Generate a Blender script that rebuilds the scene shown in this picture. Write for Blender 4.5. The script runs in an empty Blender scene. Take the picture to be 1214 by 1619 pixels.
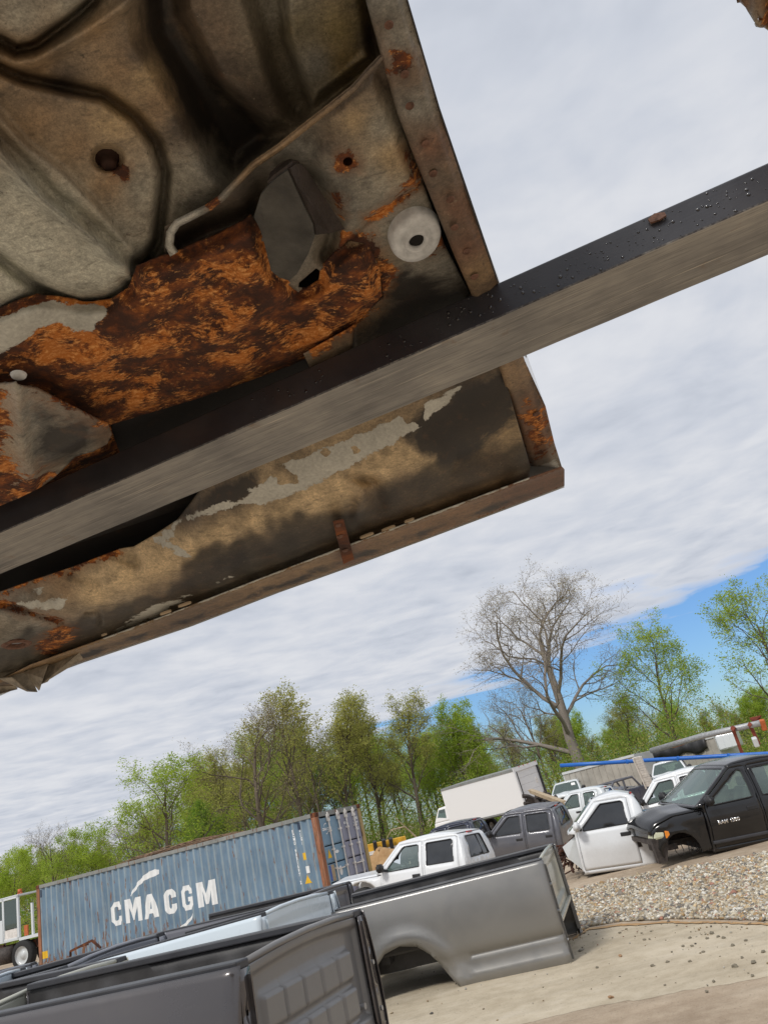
import bpy, bmesh, math, random
import numpy as np
from mathutils import Vector, Matrix, noise as mnoise
from mathutils.geometry import delaunay_2d_cdt
SC = bpy.context.scene
COL = SC.collection
rad = math.radians
# ------------------------------------------------------------------ camera
FPX, PITCH, ROLL, CAMH = 1180.0, rad(22.4), rad(14.1), 1.55
F_ = np.array([0, math.cos(PITCH), math.sin(PITCH)])
R0 = np.array([1.0, 0, 0]); U0 = np.array([0, -math.sin(PITCH), math.cos(PITCH)])
R_ = math.cos(ROLL)*R0 - math.sin(ROLL)*U0
U_ = math.sin(ROLL)*R0 + math.cos(ROLL)*U0
CP = np.array([0, 0, CAMH])
cam = bpy.data.cameras.new('camera'); camo = bpy.data.objects.new('camera', cam); COL.objects.link(camo)
cam.sensor_fit = 'VERTICAL'; cam.sensor_height = 36.0; cam.sensor_width = 27.0
cam.lens = FPX/1619*36.0
cam.clip_start = 0.02; cam.clip_end = 3000
m = Matrix(((R_[0], U_[0], -F_[0], 0), (R_[1], U_[1], -F_[1], 0), (R_[2], U_[2], -F_[2], CAMH), (0, 0, 0, 1)))
camo.matrix_world = m
SC.camera = camo
SC.view_settings.view_transform = 'Standard'; SC.view_settings.look = 'None'
SC.view_settings.gamma = 1.0; SC.view_settings.use_curve_mapping = False
SC.view_settings.exposure = 0.0
# ------------------------------------------------------------------ world: blue sky under a broken cloud deck
SUN_EL, SUN_ROT = rad(48), rad(215)
world = bpy.data.worlds.new('World'); SC.world = world; world.use_nodes = True
nt = world.node_tree; nt.nodes.clear()
def N(t, typ, **kw):
    n = t.nodes.new(typ)
    for k, v in kw.items():
        if k.startswith('i_'):
            n.inputs[k[2:]].default_value = v
        else:
            setattr(n, k, v)
    return n
def mathn(t, op, a, b=None, c=None, clamp=False):
    n = t.nodes.new('ShaderNodeMath'); n.operation = op; n.use_clamp = clamp
    for i, v in enumerate((a, b, c)):
        if v is None: continue
        if isinstance(v, (int, float)): n.inputs[i].default_value = v
        else: t.links.new(v, n.inputs[i])
    return n.outputs[0]
def ramp(t, fac, stops, interp='LINEAR'):
    n = t.nodes.new('ShaderNodeValToRGB'); cr = n.color_ramp; cr.interpolation = interp
    while len(cr.elements) < len(stops): cr.elements.new(0.5)
    for e, (p, c) in zip(cr.elements, stops):
        e.position = p; e.color = (c, c, c, 1) if isinstance(c, (int, float)) else (*c, 1)
    t.links.new(fac, n.inputs[0]); return n.outputs[0]
def noise(t, vec, scale, detail=4, rough=0.55, dist=0.0, w=None):
    n = t.nodes.new('ShaderNodeTexNoise'); n.inputs['Scale'].default_value = scale
    n.inputs['Detail'].default_value = detail; n.inputs['Roughness'].default_value = rough
    n.inputs['Distortion'].default_value = dist
    if vec is not None: t.links.new(vec, n.inputs['Vector'])
    return n.outputs['Fac']
def mapping(t, vec, scale=(1, 1, 1), rot=(0, 0, 0), loc=(0, 0, 0)):
    n = t.nodes.new('ShaderNodeMapping'); n.inputs['Scale'].default_value = scale
    n.inputs['Rotation'].default_value = rot; n.inputs['Location'].default_value = loc
    t.links.new(vec, n.inputs['Vector']); return n.outputs[0]
def mixc(t, fac, a, b, typ='MIX'):
    n = t.nodes.new('ShaderNodeMix'); n.data_type = 'RGBA'; n.blend_type = typ
    for sock, v in ((n.inputs[0], fac), (n.inputs[6], a), (n.inputs[7], b)):
        if isinstance(v, (int, float)): sock.default_value = v
        elif isinstance(v, tuple): sock.default_value = (*v, 1) if len(v) == 3 else v
        else: t.links.new(v, sock)
    return n.outputs[2]
tc = N(nt, 'ShaderNodeTexCoord')
sky = N(nt, 'ShaderNodeTexSky', sky_type='NISHITA', sun_disc=False)
sky.sun_elevation = SUN_EL; sky.sun_rotation = SUN_ROT; sky.air_density = 1.3; sky.dust_density = 0.3; sky.ozone_density = 3.5
sep = N(nt, 'ShaderNodeSeparateXYZ'); nt.links.new(tc.outputs['Generated'], sep.inputs[0])
zc = mathn(nt, 'MAXIMUM', sep.outputs[2], 0.02)
zc = mathn(nt, 'ADD', zc, 0.03)
u = mathn(nt, 'DIVIDE', sep.outputs[0], zc); v = mathn(nt, 'DIVIDE', sep.outputs[1], zc)
cmb = N(nt, 'ShaderNodeCombineXYZ'); nt.links.new(u, cmb.inputs[0]); nt.links.new(v, cmb.inputs[1])
cvec = cmb.outputs[0]
wv = mapping(nt, cvec, scale=(1.3, 1.35, 1), rot=(0, 0, rad(-12)))
n1 = noise(nt, wv, 1.5, 5, 0.55, 0.5)
n2 = noise(nt, mapping(nt, cvec, scale=(0.5, 0.8, 1)), 0.9, 3, 0.5)
n3 = noise(nt, mapping(nt, cvec, scale=(1.8, 2.0, 1), rot=(0, 0, rad(-16))), 3.0, 4, 0.5, 0.3)
s1 = mathn(nt, 'ADD', mathn(nt, 'MULTIPLY', n1, 0.50), mathn(nt, 'MULTIPLY', n3, 0.32))
s1 = mathn(nt, 'ADD', s1, mathn(nt, 'MULTIPLY', n2, 0.35))
ccol = ramp(nt, s1, [(0.40, (0.49, 0.53, 0.61)), (0.52, (0.60, 0.635, 0.71)), (0.64, (0.70, 0.72, 0.77)), (0.80, (0.80, 0.81, 0.84))])
# the deck ends along a line far off; beyond it the sky is open
edge = mathn(nt, 'ADD', mathn(nt, 'MULTIPLY', u, 0.20), mathn(nt, 'MULTIPLY', v, 0.155))
edge = mathn(nt, 'ADD', edge, mathn(nt, 'MULTIPLY', mathn(nt, 'SUBTRACT', n2, 0.5), 0.9))
edge = mathn(nt, 'ADD', edge, mathn(nt, 'MULTIPLY', mathn(nt, 'SUBTRACT', n1, 0.5), 0.30))
edge = mathn(nt, 'ADD', edge, mathn(nt, 'MULTIPLY', mathn(nt, 'SUBTRACT', n3, 0.5), 0.12))
open_ = ramp(nt, edge, [(0.88, 1.0), (0.95, 0.6), (1.05, 0.0)])
# cloud added out of view to the right, keeping blue out of reflections
side = mathn(nt, 'DIVIDE', sep.outputs[0], mathn(nt, 'MAXIMUM', sep.outputs[1], 0.05))
side = mathn(nt, 'ADD', side, mathn(nt, 'MULTIPLY', mathn(nt, 'SUBTRACT', n2, 0.5), 0.5))
cover = mathn(nt, 'MAXIMUM', open_, ramp(nt, side, [(0.62, 0.0), (0.85, 1.0)]))
bsky = N(nt, 'ShaderNodeBackground'); bsky.inputs['Strength'].default_value = 0.10
skyc = mixc(nt, 1.0, sky.outputs[0], (0.58, 0.80, 1.15), 'MULTIPLY')
nt.links.new(skyc, bsky.inputs[0])
bcl = N(nt, 'ShaderNodeBackground'); bcl.inputs['Strength'].default_value = 1.0
nt.links.new(ccol, bcl.inputs[0])
mx = N(nt, 'ShaderNodeMixShader'); nt.links.new(cover, mx.inputs[0]); nt.links.new(bsky.outputs[0], mx.inputs[1]); nt.links.new(bcl.outputs[0], mx.inputs[2])
wo = N(nt, 'ShaderNodeOutputWorld'); nt.links.new(mx.outputs[0], wo.inputs[0])
# ------------------------------------------------------------------ sun through thin cloud
sl = bpy.data.lights.new('sun', 'SUN'); sl.energy = 2.3; sl.angle = rad(12); sl.color = (1.0, 0.96, 0.9)
so = bpy.data.objects.new('sun', sl); COL.objects.link(so)
sd = Vector((math.sin(SUN_ROT)*math.cos(SUN_EL), math.cos(SUN_ROT)*math.cos(SUN_EL), math.sin(SUN_EL)))
so.rotation_euler = sd.to_track_quat('Z', 'Y').to_euler()
# ------------------------------------------------------------------ helpers
def ray(x, y): return F_ + (x-607)/FPX*R_ - (y-809.5)/FPX*U_
def at(x, y, z):
    """point of the place seen at photo pixel x, y on the level z"""
    v = ray(x, y); return v*((z-CAMH)/v[2]) + CP
def far(x, y, D): return ray(x, y)*D + CP
def gz(x, y):
    t = min(max((y-6.0)/9.0, 0), 1); return -0.15*t*t*(3-2*t)
def tag(o, label=None, cat=None, group=None, kind=None):
    if label: o['label'] = label
    if cat: o['category'] = cat
    if group: o['group'] = group
    if kind: o['kind'] = kind
    return o
def empty(name, label=None, cat=None, group=None, loc=(0, 0, 0), M=None):
    o = bpy.data.objects.new(name, None); COL.objects.link(o); o.location = loc; o.empty_display_size = 0.2
    if M is not None: o.matrix_world = M
    return tag(o, label, cat, group)
def link(name, me, parent=None):
    o = bpy.data.objects.new(name, me); COL.objects.link(o)
    if parent is not None: o.parent = parent
    return o
def mkmesh(name, verts, faces, mat=None, smooth=False):
    me = bpy.data.meshes.new(name); me.from_pydata([tuple(map(float, v)) for v in verts], [], [tuple(map(int, f)) for f in faces])
    if mat is not None: me.materials.append(mat)
    if smooth: me.polygons.foreach_set('use_smooth', [True]*len(me.polygons))
    me.update(); return me
def fastmesh(name, V, Fq, mat, smooth=False):
    """V (n,3) array, Fq (m,k) array of equal sized faces"""
    V = np.asarray(V, dtype=np.float32); Fq = np.asarray(Fq, dtype=np.int32); k = Fq.shape[1]
    me = bpy.data.meshes.new(name); me.vertices.add(len(V)); me.vertices.foreach_set('co', V.ravel())
    me.loops.add(Fq.size); me.loops.foreach_set('vertex_index', Fq.ravel())
    me.polygons.add(len(Fq)); me.polygons.foreach_set('loop_start', np.arange(0, Fq.size, k, dtype=np.int32))
    me.polygons.foreach_set('loop_total', np.full(len(Fq), k, dtype=np.int32))
    if smooth: me.polygons.foreach_set('use_smooth', np.ones(len(Fq), dtype=bool))
    if mat is not None: me.materials.append(mat)
    me.update(calc_edges=True); me.validate(); return me
class MB:
    def __init__(s): s.v = []; s.f = []
    def add(s, vs, fs):
        b = len(s.v); s.v += [tuple(map(float, p)) for p in vs]; s.f += [tuple(b+i for i in f) for f in fs]; return s
    def box(s, x0, x1, y0, y1, z0, z1):
        return s.add([(x0, y0, z0), (x1, y0, z0), (x1, y1, z0), (x0, y1, z0), (x0, y0, z1), (x1, y0, z1), (x1, y1, z1), (x0, y1, z1)],
                     [(0, 3, 2, 1), (4, 5, 6, 7), (0, 1, 5, 4), (1, 2, 6, 5), (2, 3, 7, 6), (3, 0, 4, 7)])
    def hexa(s, p):  # 8 corners, same order as box
        return s.add(p, [(0, 3, 2, 1), (4, 5, 6, 7), (0, 1, 5, 4), (1, 2, 6, 5), (2, 3, 7, 6), (3, 0, 4, 7)])
    def bar(s, a, b, w, h, up=(0, 0, 1)):
        a, b = Vector(a), Vector(b); d = (b-a).normalized(); up = Vector(up)
        if abs(d.dot(up)) > .98: up = Vector((1, 0, 0))
        x = d.cross(up).normalized()*w/2; z = x.cross(d).normalized()*h/2
        return s.hexa([a-x-z, a+x-z, b+x-z, b-x-z, a-x+z, a+x+z, b+x+z, b-x+z])
    def tube(s, pts, r, n=8, cap=True):
        pts = [Vector(p) for p in pts]; rs = r if isinstance(r, (list, tuple)) else [r]*len(pts)
        vs = []; fs = []
        for i, p in enumerate(pts):
            d = (pts[min(i+1, len(pts)-1)]-pts[max(i-1, 0)]).normalized()
            up = Vector((0, 0, 1)) if abs(d.z) < .95 else Vector((1, 0, 0))
            x = d.cross(up).normalized(); y = d.cross(x)
            for k in range(n):
                a = 2*math.pi*k/n; vs.append(p + (x*math.cos(a)+y*math.sin(a))*rs[i])
        for i in range(len(pts)-1):
            for k in range(n):
                k2 = (k+1) % n; fs.append((i*n+k, i*n+k2, (i+1)*n+k2, (i+1)*n+k))
        if cap: fs.append(tuple(range(n-1, -1, -1))); fs.append(tuple((len(pts)-1)*n+k for k in range(n)))
        return s.add(vs, fs)
    def poly(s, pts): return s.add(pts, [tuple(range(len(pts)))])
    def build(s, name, mat, parent=None, smooth=False, bevel=0):
        o = link(name, mkmesh(name, s.v, s.f, mat, smooth), parent)
        if bevel:
            b = o.modifiers.new('bevel', 'BEVEL'); b.width = bevel; b.segments = 2; b.limit_method = 'ANGLE'
        return o
def inpoly(P, poly):
    x, y = P[:, 0], P[:, 1]; r = np.zeros(len(P), bool); n = len(poly)
    for i in range(n):
        x1, y1 = poly[i]; x2, y2 = poly[(i+1) % n]
        if y1 == y2: continue
        c = ((y1 > y) != (y2 > y)) & (x < (x2-x1)*(y-y1)/(y2-y1)+x1)
        r ^= c
    return r
def densify(poly, step):
    out = []
    n = len(poly)
    for i in range(n):
        a = np.array(poly[i], float); b = np.array(poly[(i+1) % n], float)
        k = max(1, int(round(np.linalg.norm(b-a)/step)))
        for j in range(k): out.append(tuple(a+(b-a)*j/k))
    return out
def sheet(name, outline, fn, mat, parent=None, holes=(), step=0.08, thick=0, smooth=True, attrs=None, off=-1, extra=()):
    """a curved panel: 2-D outline with holes, filled with a grid, mapped to space by fn(x, y)"""
    loops = [densify(outline, step)] + [densify(h, step*0.7) for h in holes]
    vs = []; es = []
    for L in loops:
        b = len(vs); vs += L; es += [(b+i, b+(i+1) % len(L)) for i in range(len(L))]
    for L in extra:
        L = [L[0]] + [tuple(np.array(L[i])+(np.array(L[i+1])-np.array(L[i]))*t) for i in range(len(L)-1) for t in np.linspace(0, 1, max(2, int(np.hypot(*(np.array(L[i+1])-np.array(L[i])))/step)+1))[1:]]
        b = len(vs); vs += L; es += [(b+i, b+i+1) for i in range(len(L)-1)]
    A = np.array(outline, float); lo, hi = A.min(0), A.max(0)
    gx = np.arange(lo[0]+step*.5, hi[0], step); gy = np.arange(lo[1]+step*.5, hi[1], step)
    if len(gx) and len(gy):
        G = np.stack(np.meshgrid(gx, gy), -1).reshape(-1, 2)
        ok = inpoly(G, outline)
        for h in holes: ok &= ~inpoly(G, h)
        G = G[ok]
        if len(G):
            B = np.array(vs); keep = np.ones(len(G), bool)
            for i in range(0, len(G), 4000):
                dd = ((G[i:i+4000, None, :]-B[None, :, :])**2).sum(-1).min(1); keep[i:i+4000] = dd > (step*.45)**2
            vs = vs + [tuple(g) for g in G[keep]]
    r = delaunay_2d_cdt([Vector(v) for v in vs], es, [], 0, 1e-7)
    V = np.array([tuple(v) for v in r[0]]); T = np.array([f for f in r[2] if len(f) == 3])
    C = V[T].mean(1); ok = inpoly(C, outline)
    for h in holes: ok &= ~inpoly(C, h)
    T = T[ok]
    P = fn(V[:, 0], V[:, 1]) ; P = np.stack([np.broadcast_to(np.asarray(c, float), (len(V),)) for c in P], -1)
    me = fastmesh(name, P, T, mat, smooth)
    if attrs is not None:
        for k, val in attrs(V[:, 0], V[:, 1]).items():
            val = np.asarray(val, np.float32)
            if val.ndim == 2:
                a = me.color_attributes.new(k, 'FLOAT_COLOR', 'POINT'); a.data.foreach_set('color', np.concatenate([val, np.ones((len(val), 1), np.float32)], 1).ravel())
            else:
                a = me.attributes.new(k, 'FLOAT', 'POINT'); a.data.foreach_set('value', val)
    o = link(name, me, parent)
    if thick:
        md = o.modifiers.new('solid', 'SOLIDIFY'); md.thickness = thick; md.offset = off
    return o
def patch(name, nu, nv, fn, mat, parent=None, smooth=True, thick=0):
    V = [fn(i/nu, j/nv) for j in range(nv+1) for i in range(nu+1)]
    Fq = [(j*(nu+1)+i, j*(nu+1)+i+1, (j+1)*(nu+1)+i+1, (j+1)*(nu+1)+i) for j in range(nv) for i in range(nu)]
    o = link(name, mkmesh(name, V, Fq, mat, smooth), parent)
    if thick:
        md = o.modifiers.new('solid', 'SOLIDIFY'); md.thickness = thick; md.offset = 0
    return o
def pose(x, y, z, yaw, pt, rl, s):
    M = Matrix.Rotation(rad(yaw), 4, 'Z') @ Matrix.Rotation(rad(pt), 4, 'Y') @ Matrix.Rotation(rad(rl), 4, 'X')
    return Matrix.Translation((x, y, z)) @ M @ Matrix.Scale(s, 4)
def copy_tree(o, parent=None):
    c = o.copy(); COL.objects.link(c)
    if parent is not None: c.parent = parent
    for ch in list(o.children): copy_tree(ch, c)
    return c
# ------------------------------------------------------------------ materials
def mat_new(name):
    m = bpy.data.materials.new(name); m.use_nodes = True; t = m.node_tree
    return m, t, t.nodes['Principled BSDF']
def bump(t, b, h, strength=0.3, dist=0.01):
    n = t.nodes.new('ShaderNodeBump'); n.inputs['Strength'].default_value = strength; n.inputs['Distance'].default_value = dist
    t.links.new(h, n.inputs['Height']); t.links.new(n.outputs[0], b.inputs['Normal'])
def objco(t, scale=(1, 1, 1), rot=(0, 0, 0)):
    c = t.nodes.new('ShaderNodeTexCoord'); return mapping(t, c.outputs['Object'], scale, rot)
def flat(name, col, rough=0.5, metal=0.0, var=0.15, scale=8.0, bmp=0.0, bscale=60, spec=0.5, coat=0.0):
    m, t, b = mat_new(name); co = objco(t)
    n = noise(t, co, scale, 5, 0.6)
    c2 = tuple(min(1, c*(1+var)) for c in col); c1 = tuple(c*(1-var) for c in col)
    t.links.new(ramp(t, n, [(0.3, c1), (0.7, c2)]), b.inputs['Base Color'])
    b.inputs['Roughness'].default_value = rough; b.inputs['Metallic'].default_value = metal
    b.inputs['Specular IOR Level'].default_value = spec
    b.inputs['Coat Weight'].default_value = coat; b.inputs['Coat Roughness'].default_value = 0.08
    if bmp: bump(t, b, noise(t, co, bscale, 4, 0.6), bmp, 0.01)
    return m
def paint(name, col, dirt=(0.25, 0.21, 0.16), amt=0.3, rough=0.28, metal=0.0, coat=0.5, coatr=.07):
    """car paint with a film of yard dust, heavier low down"""
    m, t, b = mat_new(name); co = objco(t)
    n = noise(t, co, 2.2, 6, 0.65, 0.3); n2 = noise(t, co, 38, 3, 0.6)
    s = t.nodes.new('ShaderNodeSeparateXYZ'); t.links.new(co, s.inputs[0])
    low = mathn(t, 'MULTIPLY', mathn(t, 'SUBTRACT', 0.5, s.outputs[2]), 0.5)
    f = mathn(t, 'ADD', mathn(t, 'ADD', mathn(t, 'MULTIPLY', n, 0.9), mathn(t, 'MULTIPLY', n2, 0.3)), low)
    f = ramp(t, f, [(0.45, 0.0), (0.95, amt)])
    t.links.new(mixc(t, f, col, dirt), b.inputs['Base Color'])
    b.inputs['Metallic'].default_value = metal
    t.links.new(ramp(t, n, [(0.3, rough*0.8), (0.75, min(1, rough*1.7))]), b.inputs['Roughness'])
    b.inputs['Coat Weight'].default_value = coat; b.inputs['Coat Roughness'].default_value = coatr
    bump(t, b, noise(t, co, 1.6, 2, 0.5), 0.12, 0.02)
    return m
def glass(name, tint, dens=0.5, rough=0.02):
    m, t, b = mat_new(name); t.nodes.remove(b)
    tr = N(t, 'ShaderNodeBsdfTransparent'); tr.inputs[0].default_value = (*tint, 1)
    gl = N(t, 'ShaderNodeBsdfGlossy'); gl.inputs['Roughness'].default_value = rough; gl.inputs[0].default_value = (0.9, 0.95, 0.95, 1)
    df = N(t, 'ShaderNodeBsdfDiffuse'); df.inputs[0].default_value = (tint[0]*.55, tint[1]*.6, tint[2]*.6, 1)
    fr = N(t, 'ShaderNodeFresnel'); fr.inputs[0].default_value = 1.7
    m0 = N(t, 'ShaderNodeMixShader'); m0.inputs[0].default_value = dens; t.links.new(tr.outputs[0], m0.inputs[1]); t.links.new(df.outputs[0], m0.inputs[2])
    m1 = N(t, 'ShaderNodeMixShader'); t.links.new(fr.outputs[0], m1.inputs[0]); t.links.new(m0.outputs[0], m1.inputs[1]); t.links.new(gl.outputs[0], m1.inputs[2])
    t.links.new(m1.outputs[0], t.nodes['Material Output'].inputs[0]); return m
RUST = [(0.25, (0.018, 0.009, 0.007)), (0.42, (0.055, 0.02, 0.011)), (0.52, (0.13, 0.04, 0.014)), (0.62, (0.30, 0.095, 0.022)), (0.74, (0.50, 0.20, 0.06)), (0.88, (0.55, 0.33, 0.17))]
def rustmat(name, scale=20, shift=0.0, rough=0.85):
    m, t, b = mat_new(name); co = objco(t)
    n = noise(t, co, scale, 8, 0.68, 0.6); n2 = noise(t, co, scale*0.2, 3, 0.5)
    f = mathn(t, 'ADD', mathn(t, 'ADD', mathn(t, 'MULTIPLY', n, 0.8), mathn(t, 'MULTIPLY', n2, 0.2)), shift)
    t.links.new(ramp(t, f, RUST), b.inputs['Base Color']); b.inputs['Roughness'].default_value = rough
    bump(t, b, n, 0.5, 0.01); return m
M = {}
M['white'] = paint('white_paint', (0.74, 0.76, 0.78), amt=0.22, rough=0.3)
M['white_b'] = paint('off_white_paint', (0.66, 0.70, 0.72), amt=0.3, rough=0.35)
M['grey_bed'] = paint('mineral_grey_paint', (0.23, 0.227, 0.22), dirt=(0.30, 0.27, 0.22), amt=0.3, rough=0.34, metal=0.45, coat=0.5, coatr=.13)
M['dark_bulk'] = paint('dusty_lit_bulkhead_paint', (0.20, 0.195, 0.19), dirt=(0.3, 0.28, 0.25), amt=0.5, rough=0.4, metal=0.2, coat=0.4)  # dust film and base lightened in colour for light missing on the bulkhead
M['dark_bed'] = paint('dark_brown_grey_paint', (0.095, 0.086, 0.086), dirt=(0.2, 0.18, 0.15), amt=0.2, rough=0.25, metal=0.5, coat=1.0)
M['silver_bed'] = paint('silver_paint', (0.24, 0.25, 0.28), amt=0.25, rough=0.3, metal=0.4)
M['beige_bed'] = paint('pewter_paint', (0.46, 0.46, 0.39), amt=0.3, rough=0.35, metal=0.15)
M['ice_bed'] = paint('pale_blue_white_paint', (0.62, 0.70, 0.76), amt=0.15, rough=0.25)
M['grey_cab'] = paint('slate_grey_paint', (0.11, 0.112, 0.13), dirt=(0.22, 0.2, 0.17), amt=0.3, rough=0.35, metal=0.2)
M['black'] = paint('black_paint', (0.009, 0.009, 0.010), dirt=(0.09, 0.085, 0.08), amt=0.10, rough=0.13, coat=.3)
M['navy'] = paint('navy_paint', (0.03, 0.035, 0.06), amt=0.3, rough=0.25)
M['plastic'] = flat('black_plastic', (0.022, 0.022, 0.024), 0.5)
M['cap'] = flat('rail_cap_plastic', (0.045, 0.046, 0.052), 0.42, var=.25, scale=4)
M['inner_dark'] = flat('dark_primer_liner', (0.045, 0.043, 0.043), 0.45, var=.3, scale=5, bmp=.1)
M['rubber'] = flat('tyre_rubber', (0.02, 0.02, 0.02), 0.85, bmp=.2)
M['steel'] = flat('bare_steel', (0.45, 0.45, 0.45), 0.4, 0.8)
M['chrome'] = flat('chrome', (0.8, 0.8, 0.8), 0.12, 1.0, var=.02)
M['glass'] = glass('green_glass', (0.55, 0.70, 0.64), 0.20)
M['dglass'] = flat('privacy_glass', (0.03, 0.033, 0.038), 0.06, var=.3, scale=2, spec=.7)
M['seat'] = flat('seat_cloth', (0.12, 0.11, 0.10), 0.9)
M['red_lens'] = flat('red_lens', (0.5, 0.03, 0.03), 0.2, coat=1)
M['amber'] = flat('amber_lens', (0.8, 0.25, 0.02), 0.2, coat=1)
M['lamp'] = flat('yellowed_lens', (0.55, 0.55, 0.38), 0.2, coat=1)
M['rust'] = rustmat('rust', 9)
M['rustdk'] = rustmat('dark_rust', 14, -0.1)
M['junk'] = flat('grimy_metal', (0.05, 0.04, 0.035), 0.7, var=.6, scale=14, bmp=.5)
M['yellow'] = flat('yellow_paint', (0.60, 0.33, 0.02), 0.5, var=.3, scale=5)
M['timber'] = flat('weathered_timber', (0.42, 0.33, 0.22), 0.8, var=.25, scale=6)
M['print'] = flat('white_print', (0.78, 0.80, 0.80), 0.6, var=.06)
M['printy'] = flat('yellow_print', (0.75, 0.45, 0.02), 0.6, var=.1)
M['darkprint'] = flat('dark_print', (0.03, 0.05, 0.09), 0.6)
M['blueprint'] = flat('blue_print', (0.08, 0.14, 0.42), 0.6)
M['label'] = flat('paper_label', (0.8, 0.8, 0.78), 0.7, var=.05)
# ------------------------------------------------------------------ ground
def groundmat(name, c0, c1, c2, sc=1.0, b=0.4, speck=0.0, crack=False):
    m, t, bs = mat_new(name); co = objco(t)
    n1 = noise(t, co, 0.55*sc, 6, 0.6, 0.4); n2 = noise(t, co, 6*sc, 6, 0.65); n3 = noise(t, co, 60*sc, 3, 0.7)
    f = mathn(t, 'ADD', mathn(t, 'ADD', mathn(t, 'MULTIPLY', n1, 0.55), mathn(t, 'MULTIPLY', n2, 0.35)), mathn(t, 'MULTIPLY', n3, 0.12))
    c = ramp(t, f, [(0.40, c0), (0.52, c1), (0.64, c2)])
    tr = noise(t, mapping(t, co, (.5, 2.6, 1), (0, 0, rad(14))), 1.1, 6, .65, .6)
    c = mixc(t, 1.0, c, ramp(t, tr, [(.34, .90), (.5, 1.0), (.68, 1.06)]), 'MULTIPLY')
    c = mixc(t, ramp(t, noise(t, co, 1.3, 7, .7, .8), [(.60, 0), (.72, .45)]), c, tuple(x*.55 for x in c0))
    if speck:
        sp = noise(t, co, 45*sc, 2, 0.5)
        c = mixc(t, ramp(t, sp, [(0.66, 0.0), (0.72, speck)]), c, (0.12, 0.11, 0.09))
    t.links.new(c, bs.inputs['Base Color']); bs.inputs['Roughness'].default_value = 0.95
    bs.inputs['Specular IOR Level'].default_value = 0.2
    bump(t, bs, mathn(t, 'ADD', n2, mathn(t, 'MULTIPLY', n3, 0.5)), b, 0.03); return m
M['dirt'] = groundmat('packed_dirt', (0.31, 0.235, 0.165), (0.42, 0.335, 0.245), (0.52, 0.43, 0.325), 1, 0.5, 0.6)
M['slab'] = groundmat('dusty_slab', (0.40, 0.335, 0.24), (0.50, 0.43, 0.32), (0.58, 0.51, 0.40), 1, 0.25, 0.5)
M['fines'] = groundmat('gravel_fines', (0.16, 0.13, 0.095), (0.26, 0.215, 0.16), (0.36, 0.31, 0.235), 3, 0.6, 0.8)
M['clay'] = groundmat('orange_silt', (0.36, 0.21, 0.10), (0.44, 0.28, 0.14), (0.50, 0.36, 0.21), 2, 0.3, 0.4)
M['grass'] = groundmat('rough_grass', (0.05, 0.075, 0.02), (0.09, 0.13, 0.03), (0.14, 0.17, 0.06), 1, 0.8)
xs = np.concatenate([-np.geomspace(900, 22, 16), np.arange(-20, 20.1, 0.5), np.geomspace(22, 900, 16)])
ys = np.concatenate([-np.geomspace(500, 8, 10), np.arange(-6, 30.1, 0.5), np.geomspace(32, 1200, 20)])
X, Y = np.meshgrid(xs, ys); Z = np.array([gz(0, y) for y in ys])[:, None]+0*X
nx, ny = len(xs), len(ys); ii, jj = np.meshgrid(np.arange(nx-1), np.arange(ny-1)); b0 = (jj*nx+ii).ravel()
tag(link('ground', fastmesh('ground', np.stack([X.ravel(), Y.ravel(), Z.ravel()], 1), np.stack([b0, b0+1, b0+nx+1, b0+nx], 1), M['dirt'], True)), kind='structure')
def gxy(px, py): p = at(px, py, -0.05); return (p[0], p[1])
def gnd(o): return lambda x, y: (x, y, np.array([gz(0, q) for q in y])+o)
def gfeather(o, poly):
    pl = list(poly)+[poly[0]]
    return lambda x, y: (x, y, np.array([gz(0, q) for q in y])+.0009+(o-.0009)*np.clip(segd(np.stack([x, y], 1), pl[::6]+[pl[0]])/.25, 0, 1))
def segd(P, L):
    P = np.asarray(P, float); best = np.full(len(P), 1e9)
    for a, b in zip(L[:-1], L[1:]):
        a = np.array(a, float); b = np.array(b, float); ab = b-a; t = np.clip(((P-a)@ab)/(ab@ab+1e-12), 0, 1); best = np.minimum(best, np.linalg.norm(P-(a+t[:, None]*ab), axis=1))
    return best
def rough(poly, amp, seed):
    r = random.Random(seed); out = []
    for p in densify(poly, 0.06):
        q = mnoise.noise(Vector((p[0]*2.2, p[1]*2.2, seed)))*amp*4
        out.append((p[0]+r.uniform(-amp, amp)*.7, p[1]+q+r.uniform(-amp, amp)*.7))
    return out
line_px = [(905, 1482), (930, 1466), (980, 1460), (1060, 1458), (1140, 1461), (1214, 1467), (1320, 1478), (1500, 1500)]
near_px = [(1500, 1520), (1330, 1540), (1214, 1558), (1100, 1578), (980, 1596), (870, 1618), (760, 1650), (600, 1690)]
slab_poly = [gxy(*p) for p in line_px] + [gxy(*p) for p in near_px] + [(-7, 6.6), (-9, 9), (-6, 16), (0.5, 15), gxy(880, 1475)]
sp_ = rough(slab_poly, 0.025, 3)
tag(sheet('dusty_slab', sp_, gfeather(0.004, sp_), M['slab'], step=0.25), kind='structure')
sl_ = [gxy(*p) for p in line_px]
strip = rough([(p[0], p[1]-.01) for p in sl_] + [(p[0]-.02, p[1]-.13) for p in sl_[::-1]], 0.022, 5)
tag(sheet('silt_strip', strip, gnd(0.009), M['clay'], step=0.1), kind='structure')
grav_poly = [gxy(*p) for p in [(912, 1476), (930, 1462), (980, 1455), (1060, 1453), (1140, 1456), (1214, 1462), (1320, 1472), (1480, 1490), (1480, 1285), (1300, 1315), (1214, 1338), (1140, 1352), (1027, 1370), (930, 1391), (900, 1398)]]
tag(sheet('gravel_bed', rough(grav_poly, 0.03, 8), gnd(0.005), M['fines'], step=0.5), kind='structure')
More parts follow.
